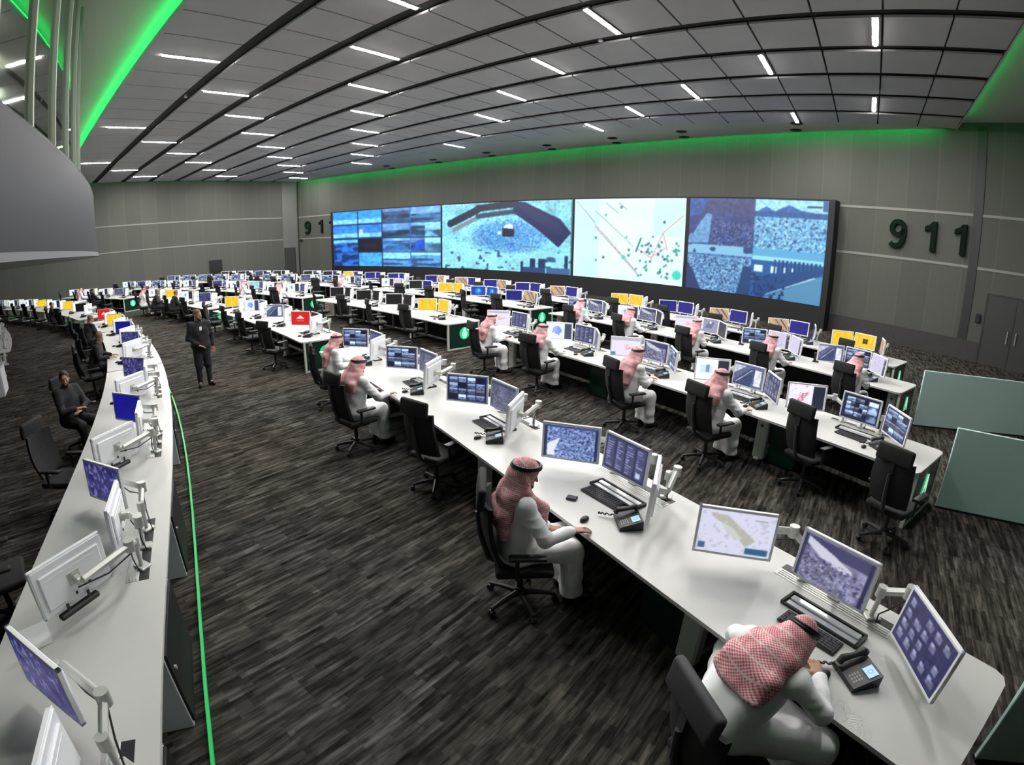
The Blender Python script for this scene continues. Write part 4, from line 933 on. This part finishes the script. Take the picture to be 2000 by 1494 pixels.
# ------------------------------------------------------------------ people: smooth blended bodies meshed from distance fields
class SDF:
    def __init__(s, lo, hi, h):
        s.lo = np.array(lo, float); s.h = h; s.n = np.ceil((np.array(hi)-s.lo)/h).astype(int)+1
        s.F = np.full(s.n, 1.0, np.float32)
    def _win(s, lo, hi, m):
        a = np.maximum(((np.array(lo)-m-s.lo)/s.h).astype(int), 0); b = np.minimum(((np.array(hi)+m-s.lo)/s.h).astype(int)+2, s.n)
        sl = tuple(slice(i, max(i, j)) for i, j in zip(a, b))
        g = [s.lo[k]+s.h*np.arange(a[k], max(a[k], b[k])) for k in range(3)]
        return sl, np.meshgrid(*g, indexing='ij')
    def _put(s, sl, d, k, sub=False):
        A = s.F[sl]
        if A.size == 0: return s
        d = d.astype(np.float32)
        if sub:
            h = np.maximum(k-np.abs(A+d), 0)/k; s.F[sl] = np.maximum(A, -d)+h*h*k*.25
        else:
            h = np.maximum(k-np.abs(A-d), 0)/k; s.F[sl] = np.minimum(A, d)-h*h*k*.25
        return s
    def cap(s, a, b, ra, rb=None, k=.02, sub=False, flat=None):
        """tapered capsule; flat=(axis vector, factor) squashes it"""
        rb = ra if rb is None else rb; a, b = np.array(a, float), np.array(b, float); R = max(ra, rb)
        sl, (X, Y, Z) = s._win(np.minimum(a, b)-R, np.maximum(a, b)+R, .05)
        q = [X-a[0], Y-a[1], Z-a[2]]; d = b-a; L = max(d@d, 1e-9)
        t = np.clip((q[0]*d[0]+q[1]*d[1]+q[2]*d[2])/L, 0, 1)
        r = [q[i]-t*d[i] for i in range(3)]
        if flat is not None:
            ax, f = np.array(flat[0], float), flat[1]; ax /= np.linalg.norm(ax)
            p = r[0]*ax[0]+r[1]*ax[1]+r[2]*ax[2]; r = [r[i]+p*ax[i]*(f-1) for i in range(3)]
            dist = (np.sqrt(r[0]**2+r[1]**2+r[2]**2)-(ra+(rb-ra)*t))/(1+.5*(f-1))
        else: dist = np.sqrt(r[0]**2+r[1]**2+r[2]**2)-(ra+(rb-ra)*t)
        return s._put(sl, dist, k, sub)
    def ell(s, c, rad, k=.02, M=None, sub=False):
        c = np.array(c, float); rad = np.array(rad, float); R = rad.max()
        sl, (X, Y, Z) = s._win(c-R, c+R, .05)
        q = np.stack([X-c[0], Y-c[1], Z-c[2]], -1)
        if M is not None: q = q @ np.array(M)
        a = np.sqrt((q/rad)**2 @ np.ones(3)); b = np.sqrt((q/rad**2)**2 @ np.ones(3))
        return s._put(sl, a*(a-1)/np.maximum(b, 1e-6), k, sub)
    def crease(s, amp, fr):
        X, Y, Z = np.meshgrid(*[s.lo[k]+s.h*np.arange(s.n[k]) for k in range(3)], indexing='ij')
        s.F += (amp*(np.sin(fr*(Z*1.6+X*.9)+2.2*np.sin(fr*.35*Y+1))+.7*np.sin(fr*1.5*(X-Y*.8)+2*np.sin(fr*.4*Z)))).astype(np.float32); return s
    def mesh(s, name, m, ground=None):
        F = s.F
        if ground is not None:
            z = s.lo[2]+s.h*np.arange(s.n[2]); F = np.maximum(F, (ground-z)[None, None, :].astype(np.float32))
        S = F < 0; c = np.zeros(tuple(s.n-1)+(3,), np.float32); w = np.zeros(tuple(s.n-1), np.float32)
        sl = lambda o: tuple(slice(o[i], s.n[i]-1+o[i]) for i in range(3))
        act = np.zeros(tuple(s.n-1), bool)
        for ax in range(3):
            for o1 in (0, 1):
                for o2 in (0, 1):
                    o = [0, 0, 0]; o[(ax+1) % 3] = o1; o[(ax+2) % 3] = o2; e = list(o); e[ax] = 1
                    A, B = F[sl(o)], F[sl(e)]; mk = (A < 0) != (B < 0)
                    t = np.where(mk, A/np.where(mk, A-B, 1), 0); act |= mk; w += mk
                    for i in range(3): c[..., i] += mk*((t if i == ax else 0)+o[i]*(i != ax))
        idx = np.full(act.shape, -1); pos = np.argwhere(act); idx[act] = np.arange(len(pos))
        V = (pos+c[act]/w[act][:, None])*s.h+s.lo
        Fs = []
        for ax in range(3):
            a1, a2 = (ax+1) % 3, (ax+2) % 3
            o = [slice(None)]*3; o[ax] = slice(0, -1); e = [slice(None)]*3; e[ax] = slice(1, None)
            ch = S[tuple(o)] != S[tuple(e)]
            p = np.argwhere(ch); ok = (p[:, a1] > 0) & (p[:, a2] > 0) & (p[:, a1] < s.n[a1]-1) & (p[:, a2] < s.n[a2]-1); p = p[ok]
            q = []
            for d1, d2 in ((-1, -1), (0, -1), (0, 0), (-1, 0)):
                r = p.copy(); r[:, a1] += d1; r[:, a2] += d2; q.append(idx[r[:, 0], r[:, 1], r[:, 2]])
            q = np.stack(q, 1); flip = ~S[p[:, 0], p[:, 1], p[:, 2]]; q[flip] = q[flip][:, ::-1]; Fs.append(q)
        me = bpy.data.meshes.new(name); me.from_pydata(V.tolist(), [], np.concatenate(Fs).tolist()); me.materials.append(m)
        for pl in me.polygons: pl.use_smooth = True
        return me
def v3(*a): return np.array(a, float)
def rotm(yaw, pitch=0, roll=0):
    return np.array(Euler((R_(pitch), R_(roll), R_(yaw)), 'YXZ').to_matrix())
def head_axes(P_): return rotm(P_['hyaw'], P_['hpitch'], P_.get('hroll', 0))
def hand(s, w, d, palm, right, curl=.5, r=.0085):
    """w wrist, d pointing direction, palm = palm normal (down), thumb towards the body's middle"""
    d = d/np.linalg.norm(d); n = palm-d*(palm@d); n /= np.linalg.norm(n); x = np.cross(d, n)   # sideways
    if not right: x = -x
    # x points to the thumb side
    for q in (-.027, -.009, .009, .027): s.cap(w+d*.015+x*q*.7, w+d*.085+x*q, .0135, .0125, .012)
    for i, q in enumerate((.030, .010, -.010, -.029)):
        L = (.040, .045, .042, .034)[i]; a = w+d*.09+x*q; sp = x*q*.25
        b = a+(d*math.cos(.25*curl)+n*math.sin(.25*curl))*L+sp*.4; c = b+(d*math.cos(.9*curl)+n*math.sin(.9*curl))*L*.62; e = c+(d*math.cos(1.5*curl)+n*math.sin(1.5*curl))*L*.5
        s.cap(a, b, r*1.08, r, .006).cap(b, c, r, r*.94, .005).cap(c, e, r*.94, r*.82, .005)
    a = w+d*.03+x*.026; b = a+x*.028+d*.028+n*.012; c = b+x*.006+d*.030+n*.012
    s.cap(a, b, .0135, .0115, .012).cap(b, c, .011, .009, .006)
def body_sdf(P_, h, cloth=False):
    J = P_['J']; lo, hi = v3(*[min(j[i] for j in J.values()) for i in range(3)])-.22, v3(*[max(j[i] for j in J.values()) for i in range(3)])+.24
    lo[2] = max(lo[2], -.02)
    s = SDF(lo, hi, h)
    hp, ch, nk, hd = J['hip'], J['chest'], J['neck'], J['head']
    A = head_axes(P_); X = rotm(P_.get('tyaw', 0))[:, 0]
    s.cap(hp-X*.07, hp+X*.07, .105, k=.05).cap(hp-X*.05, ch-X*.08, .105, .115, .05).cap(hp+X*.05, ch+X*.08, .105, .115, .05)
    s.cap(J['shL'], J['shR'], .062, k=.05).cap(ch, nk, .09, .055, .05).cap(nk, hd-A[:, 2]*.06+A[:, 1]*-.01, .055, .052, .03)
    for q in 'LR':
        s.cap(J['sh'+q], J['el'+q], .050, .041, .03).cap(J['el'+q], J['wr'+q], .041, .028, .02)
        s.cap(J['hp'+q], J['kn'+q], .083, .060, .04).cap(J['kn'+q], J['an'+q], .056, .038, .03).cap(J['an'+q], J['to'+q], .036, .030, .02)
        d = J['ha'+q]; hand(s, J['wr'+q], d, P_.get('palm'+q, v3(0, 0, -1)), q == 'R', P_.get('curl', .5))
    # head with a face
    g = lambda x, y, z: hd+A @ v3(x, y, z)
    s.ell(g(0, -.012, .028), (.073, .093, .098), .02, A).ell(g(0, .03, -.055), (.052, .06, .062), .03, A).cap(g(-.03, .045, -.09), g(.03, .045, -.09), .022, k=.03)
    s.cap(g(0, .082, .02), g(0, .103, -.022), .011, .014, .012).cap(g(-.028, .074, .035), g(.028, .074, .035), .013, k=.012)
    s.cap(g(-.02, .083, -.055), g(.02, .083, -.055), .008, k=.008).cap(g(-.016, .08, -.068), g(.016, .08, -.068), .008, k=.006)
    for q in (-1, 1):
        s.ell(g(q*.076, -.012, -.005), (.012, .024, .034), .01, A); s.ell(g(q*.031, .089, .014), (.014, .010, .010), .006, A, True); s.ell(g(q*.031, .078, .014), (.012, .012, .011), .003, A); s.ell(g(q*.045, .055, -.02), (.022, .024, .024), .02, A)
    return s
def robe_sdf(P_, h):
    J = P_['J']; lo, hi = v3(*[min(j[i] for j in J.values()) for i in range(3)])-.24, v3(*[max(j[i] for j in J.values()) for i in range(3)])+.1
    lo[2] = 0; s = SDF(lo, hi, h); X = rotm(P_.get('tyaw', 0))[:, 0]; hp, ch, nk = J['hip'], J['chest'], J['neck']
    s.cap(hp-X*.09, hp+X*.09, .13, k=.06).cap(hp-X*.07, ch-X*.09, .135, .130, .06).cap(hp+X*.07, ch+X*.09, .135, .130, .06).cap(hp, ch, .15, .14, .06)
    s.cap(J['shL'], J['shR'], .080, k=.06).cap(ch, nk-v3(0, 0, .01), .11, .072, .05)
    for q in 'LR':
        s.cap(J['sh'+q], J['el'+q], .072, .060, .04).cap(J['el'+q], J['wr'+q]-(J['wr'+q]-J['el'+q])*.07, .058, .046, .03)
        for f in (.25, .5, .8): m = J['sh'+q]*(1-f)+J['el'+q]*f; s.ell(m, (.073, .073, .02), .02)     # folds of the sleeve
        s.cap(J['hp'+q], J['kn'+q], .115, .088, .05)
        if P_.get('uniform'): s.cap(J['kn'+q], J['an'+q], .075, .062, .04)
        else: s.cap(J['kn'+q], J['an'+q]+v3(0, 0, .03), .088, .095, .05)
    if not P_.get('uniform'):
        kn = (J['knL']+J['knR'])/2; an = (J['anL']+J['anR'])/2
        for f in (.2, .5, .8): m = lambda q: J['hp'+q]*(1-f)+J['kn'+q]*f; s.cap(m('L')-v3(0, 0, .02), m('R')-v3(0, 0, .02), .075, k=.06)
        for f in (0, .35, .7, 1): m = lambda q: J['kn'+q]*(1-f)+(J['an'+q]+v3(0, 0, .03))*f; s.cap(m('L'), m('R'), .07, k=.06)
        if P_.get('stand'): s.cap(hp-v3(0, 0, .1), an+v3(0, 0, .05), .16, .17, .05)
    return s.crease(.005, 20)
def scarf_sdf(P_, h):
    J = P_['J']; hd, nk, ch = J['head'], J['neck'], J['chest']; A = head_axes(P_); g = lambda x, y, z: hd+A @ v3(x, y, z)
    lo = np.minimum(np.minimum(hd, ch), np.minimum(J['shL'], J['shR']))-.36; hi = np.maximum(hd, ch)+.3
    s = SDF(lo, hi, h); X = rotm(P_.get('tyaw', 0))[:, 0]; Y = rotm(P_.get('tyaw', 0))[:, 1]; up = (nk-ch)/np.linalg.norm(nk-ch); bk = np.cross(up, X); bk = -bk/np.linalg.norm(bk)*np.sign(-(np.cross(up, X)@Y) or 1)
    bk = -Y+up*(Y@up); bk /= np.linalg.norm(bk)
    s.ell(g(0, -.015, .032), (.094, .116, .116), .02, A)
    for q in (-1, 1):
        s.cap(g(q*.075, -.01, .02), nk+X*q*.10+up*.03, .045, .060, .04); s.cap(g(q*.06, -.07, -.02), nk+X*q*.12+bk*.07, .05, .06, .05)
        s.cap(nk+X*q*.10+up*.02, J['shL' if q < 0 else 'shR']*.55+nk*.45+up*.055, .055, .045, .04)
    s.cap(g(0, -.08, -.02), nk+bk*.10-up*.02, .075, .09, .05)
    L = P_.get('tail', .26)
    for f in np.linspace(0, 1, 7):
        x = X*(f-.5)*P_.get('spread', .30); e = 1-.22*abs(f-.5)+.05*math.sin(f*9)
        s.cap(nk+x*.7+bk*.10-up*.02, nk+x+bk*.145-up*L*.5*e, .050, .042, .06).cap(nk+x+bk*.145-up*L*.5*e, nk+x*1.15+bk*.155-up*L*e, .042, .034, .06)
    for q in P_.get('front', ()):      # ends hanging over the chest
        a = nk+X*q*.12-bk*.02+up*.02; b = nk+X*q*.14-bk*.155-up*.10; c = nk+X*q*.15-bk*.165-up*.30
        s.cap(a, b, .05, .045, .03).cap(b, c, .045, .04, .03)
    s.ell(g(0, .125, -.035), (.060, .085, .098), .02, A, True)
    s.crease(.0035, 16)
    return s
def scarf_uv(me, P_):
    J = P_['J']; hd, nk, ch = J['head'], J['neck'], J['chest']; A = head_axes(P_); X = rotm(P_.get('tyaw', 0))[:, 0]
    up = (hd-ch)/np.linalg.norm(hd-ch); bk = np.cross(X, up); bk /= np.linalg.norm(bk); bk = -bk if bk[1] > 0 else bk
    co = np.empty(len(me.vertices)*3, np.float32); me.vertices.foreach_get('co', co); co = co.reshape(-1, 3)
    p = co-hd; v = np.linalg.norm(co-(hd+A[:, 2]*.15), axis=1); u = np.arctan2(p@X, p@bk)*np.clip(np.hypot(p@X, p@bk), .06, .14)
    L = me.uv_layers.new(name='UVMap'); li = np.empty(len(me.loops), np.int32); me.loops.foreach_get('vertex_index', li)
    L.data.foreach_set('uv', np.stack([u[li], v[li]], 1).ravel()); return me
def ring_mesh(P_):
    hd = P_['J']['head']; A = head_axes(P_); s = BM()
    for dz, rr in ((.078, .101), (.094, .096)):
        s.tube([tuple(hd+A @ v3(rr*math.cos(a), -.014+rr*1.16*math.sin(a), dz+.018*math.sin(a))) for a in np.linspace(0, 2*math.pi, 28, endpoint=False)], .0105, 6, True)
    return s.mesh('head_band', M_BLACK)
def hair_sdf(P_, h, beard=False):
    hd = P_['J']['head']; A = head_axes(P_); g = lambda x, y, z: hd+A @ v3(x, y, z); s = SDF(hd-.2, hd+.2, h)
    if beard: s.ell(g(0, .036, -.066), (.058, .064, .062), .02, A).ell(g(0, .075, -.042), (.04, .05, .032), .01, A, True).ell(g(0, .05, .0), (.1, .1, .052), .01, A, True)
    else: s.ell(g(0, -.02, .04), (.083, .100, .100), .02, A).ell(g(0, .115, -.02), (.095, .095, .12), .02, A, True).ell(g(0, .04, -.085), (.14, .14, .10), .02, A, True)
    return s
def seated(lean=.06, elL=None, elR=None, wrL=None, wrR=None, hyaw=0, hpitch=-12, knee=.43, spread=.13, haL=(.15, 1, 0), haR=(-.15, 1, 0), **kw):
    hip = v3(0, 0, .605); ch = v3(0, lean*.75, .93); nk = v3(0, lean, 1.12)
    J = dict(hip=hip, chest=ch, neck=nk, head=nk+v3(0, .03+lean*.25, .135), shL=v3(-.175, lean, 1.06), shR=v3(.175, lean, 1.06),
             hpL=v3(-.09, .02, .59), hpR=v3(.09, .02, .59), knL=v3(-spread, knee, .565), knR=v3(spread, knee, .565), anL=v3(-spread*.9, knee+.02, .10), anR=v3(spread*.9, knee+.02, .10),
             toL=v3(-spread, knee+.17, .035), toR=v3(spread, knee+.17, .035))
    J['elL'] = v3(*(elL or (-.27, .20, .83))); J['elR'] = v3(*(elR or (.27, .20, .83))); J['wrL'] = v3(*(wrL or (-.16, .43, .80))); J['wrR'] = v3(*(wrR or (.16, .43, .80)))
    J['haL'] = v3(*haL); J['haR'] = v3(*haR)
    return dict(J=J, hyaw=hyaw, hpitch=hpitch, **kw)
def make_person(P_, name, M, label, group, h=.010, dress='robe', cloth=None, hair=None, beard=True):
    """the body is one continuous mesh; its clothes, scarf and hair are children"""
    bm_ = body_sdf(P_, h).mesh('person', M_SKIN, 0)
    o = link(name, bm_); o.matrix_world = M; tag(o, label, 'person', group)
    if dress == 'robe':
        part('robe', robe_sdf(P_, h*1.15).mesh('robe', cloth or M_THOBE, .1), o)
        part('headscarf', scarf_uv(scarf_sdf(P_, h).mesh('headscarf', M_SCARF), P_), o); part('head_band', ring_mesh(P_), o)
        shoe = M_BLACK
    else:
        part('uniform', robe_sdf(P_, h*1.15).mesh('uniform', cloth or M_UNIFORM, .07), o)
        part('hair', hair_sdf(P_, h*.8).mesh('hair', hair or M_HAIR), o)
    if beard: part('beard', hair_sdf(P_, h*.7, True).mesh('beard', M_HAIR), o)
    for q in 'LR':
        a, t = P_['J']['an'+q], P_['J']['to'+q]; s = SDF(np.minimum(a, t)-.12, np.maximum(a, t)+.12, .012)
        s.cap(a*v3(1, 1, 0)+v3(0, 0, .045)-(t-a)*v3(.2, .2, 0), t+v3(0, 0, .01), .048, .044, .02)
        if dress != 'robe': s.cap(a, a+v3(0, 0, .06), .05, k=.02)
        part('shoe', s.mesh('shoe', M_BLACK, 0), o)
    return o
RB, RD = 'people in white robes and red scarves', 'people in black uniforms'
# nearest person: bent over the desk with both elbows on it
P1 = seated(lean=.30, hyaw=8, hpitch=-48, elL=(-.36, .36, .81), elR=(.37, .38, .81), wrL=(-.14, .56, .80), wrR=(.16, .58, .80), haL=(.8, .5, 0), haR=(-.8, .5, 0), tail=.26, spread=.44)
J = P1['J']; J['chest'] = v3(0, .19, .84); J['neck'] = v3(0, .31, .99); J['head'] = v3(.01, .43, 1.045); J['shL'] = v3(-.19, .28, .95); J['shR'] = v3(.19, .28, .95)
F, q, u, v, yaw = OCC['B', 0]
make_person(P1, 'person', frame(F, q, .10, -.39, 0, -10), 'person in white robe and red checked headscarf bent over the nearest desk, head down', RB, .0075)
# second person: upright, right hand on the mouse, left hand in the lap
P2 = seated(lean=.03, hyaw=-14, hpitch=-16, elL=(-.26, .14, .80), wrL=(-.06, .30, .70), elR=(.29, .16, .81), wrR=(.20, .42, .80), haL=(.5, 1, -.15), haR=(-.05, 1, -.05), curl=.45, tail=.34, spread=.14, front=(1,), knee=.46)
F, q, u, v, yaw = OCC['B', 1]
m = make_person(P2, 'person', frame(F, q, .09, -.45, 0, -18), 'person in white robe sitting upright with hand on mouse beside the wallet', RB, .0075)
# generic seated poses, reused as copies
P3 = seated(lean=.10, hyaw=-6, hpitch=-14, elR=(.30, .26, .83), wrR=(.22, .50, .80), tail=.20)
P4 = seated(lean=.14, hyaw=10, hpitch=-8, elL=(-.32, .30, .83), wrL=(-.12, .54, .80), wrR=(.02, .50, .80), haR=(-.7, .6, 0), tail=.34)
def seat_frame(row, n, dyaw=0, dv=0): F, q, u, v, yaw = OCC[row, n]; return frame(F, q, u, v-.02+dv, 0, yaw+dyaw)
a = make_person(P3, 'person', seat_frame('B', 3), 'person in white robe and red headscarf leaning on the front centre row, fourth from right', RB, .010)
b = make_person(P4, 'person', seat_frame('B', 4), 'person in white robe with pink scarf down the back, fifth seat of the front row', RB, .010)
for row, n, src in (('C', 1, a), ('C', 2, b), ('C', 3, a), ('C', 4, b), ('D', 0, b), ('D', 1, a), ('D', 2, b), ('D', 3, a), ('D', 4, b), ('C', 9, a), ('C', 11, b), ('B', 12, a), ('D', 10, b), ('B', 15, b)):
    dup(src, seat_frame(row, n), 'person in white robe and red headscarf, %s seat, %s' % (ordn[n], ROWN[row]), RB)
# uniformed people at the left row
P5 = seated(lean=-.02, hyaw=-30, hpitch=-6, elL=(-.24, .14, .80), wrL=(-.02, .30, .76), elR=(.25, .14, .80), wrR=(.05, .27, .80), haL=(1, .3, 0), haR=(-1, .3, 0), uniform=True)
c = make_person(P5, 'person', frame(ROWF['A'], 13.55, 0, -.50, 0, -48), 'bearded person in black uniform sitting with arms crossed behind the left row', RD, .010, 'uniform')
P6 = seated(lean=.16, hyaw=-8, hpitch=-24, uniform=True)
d = make_person(P6, 'person', frame(ROWF['A'], 8.3, 0, -.34, 0, -10), 'brown-haired person in black leaning over the left row', RD, .010, 'uniform', hair=M_BROWNHAIR, beard=False)
for row, n, src, lab in (('A', 6, d, 'person in black seated at the seventh seat of the left row'), ('A', 9, c, 'person in black seated at the tenth seat of the left row'), ('B', 10, d, 'person in black seated at the eleventh seat of the front row'), ('B', 11, d, 'person in black seated at the twelfth seat of the front row'), ('B', 14, c, 'person in black seated at the fifteenth seat of the front row')):
    dup(src, seat_frame(row, n), lab, RD)
# standing people
def standing(**kw):
    J = dict(hip=v3(0, 0, .94), chest=v3(0, 0, 1.27), neck=v3(0, 0, 1.47), head=v3(0, .025, 1.615), shL=v3(-.185, 0, 1.41), shR=v3(.185, 0, 1.41), hpL=v3(-.09, 0, .90), hpR=v3(.09, 0, .90),
             knL=v3(-.11, .02, .49), knR=v3(.11, .02, .49), anL=v3(-.12, -.02, .09), anR=v3(.12, -.02, .09), toL=v3(-.16, .14, .035), toR=v3(.17, .14, .035),
             elL=v3(-.27, -.02, 1.13), elR=v3(.27, -.02, 1.13), wrL=v3(-.10, .20, .98), wrR=v3(.05, .21, .99), haL=v3(.8, .3, -.3), haR=v3(-.8, .2, -.3))
    return dict(J=J, hyaw=kw.pop('hyaw', 0), hpitch=kw.pop('hpitch', 0), uniform=True, stand=False, **kw)
P7 = standing(hyaw=25, hpitch=-8); J = P7['J']; J['wrL'] = v3(-.27, .05, .90); J['elL'] = v3(-.29, -.03, 1.14); J['haL'] = v3(0, .2, -1); J['wrR'] = v3(.10, .20, .97)
w = Vector((-11.61, 3.62, 0))
e = make_person(P7, 'person', Matrix.Translation(w) @ Matrix.Rotation(R_(-92), 4, 'Z'), 'person in black uniform with white badge standing in the aisle', RD, .010, 'uniform', hair=M_BROWNHAIR)
part('badge', BM().box((.055, .008, .085), (0, .142, 1.33), bev=.003).mesh('badge', M_FRAME), e)
part('badge_cord', BM().tube([(-.075, .03, 1.50), (-.05, .11, 1.45), (0, .140, 1.37), (.05, .11, 1.45), (.075, .03, 1.50)], .004, 6).mesh('badge_cord', M_DARKGREY), e)
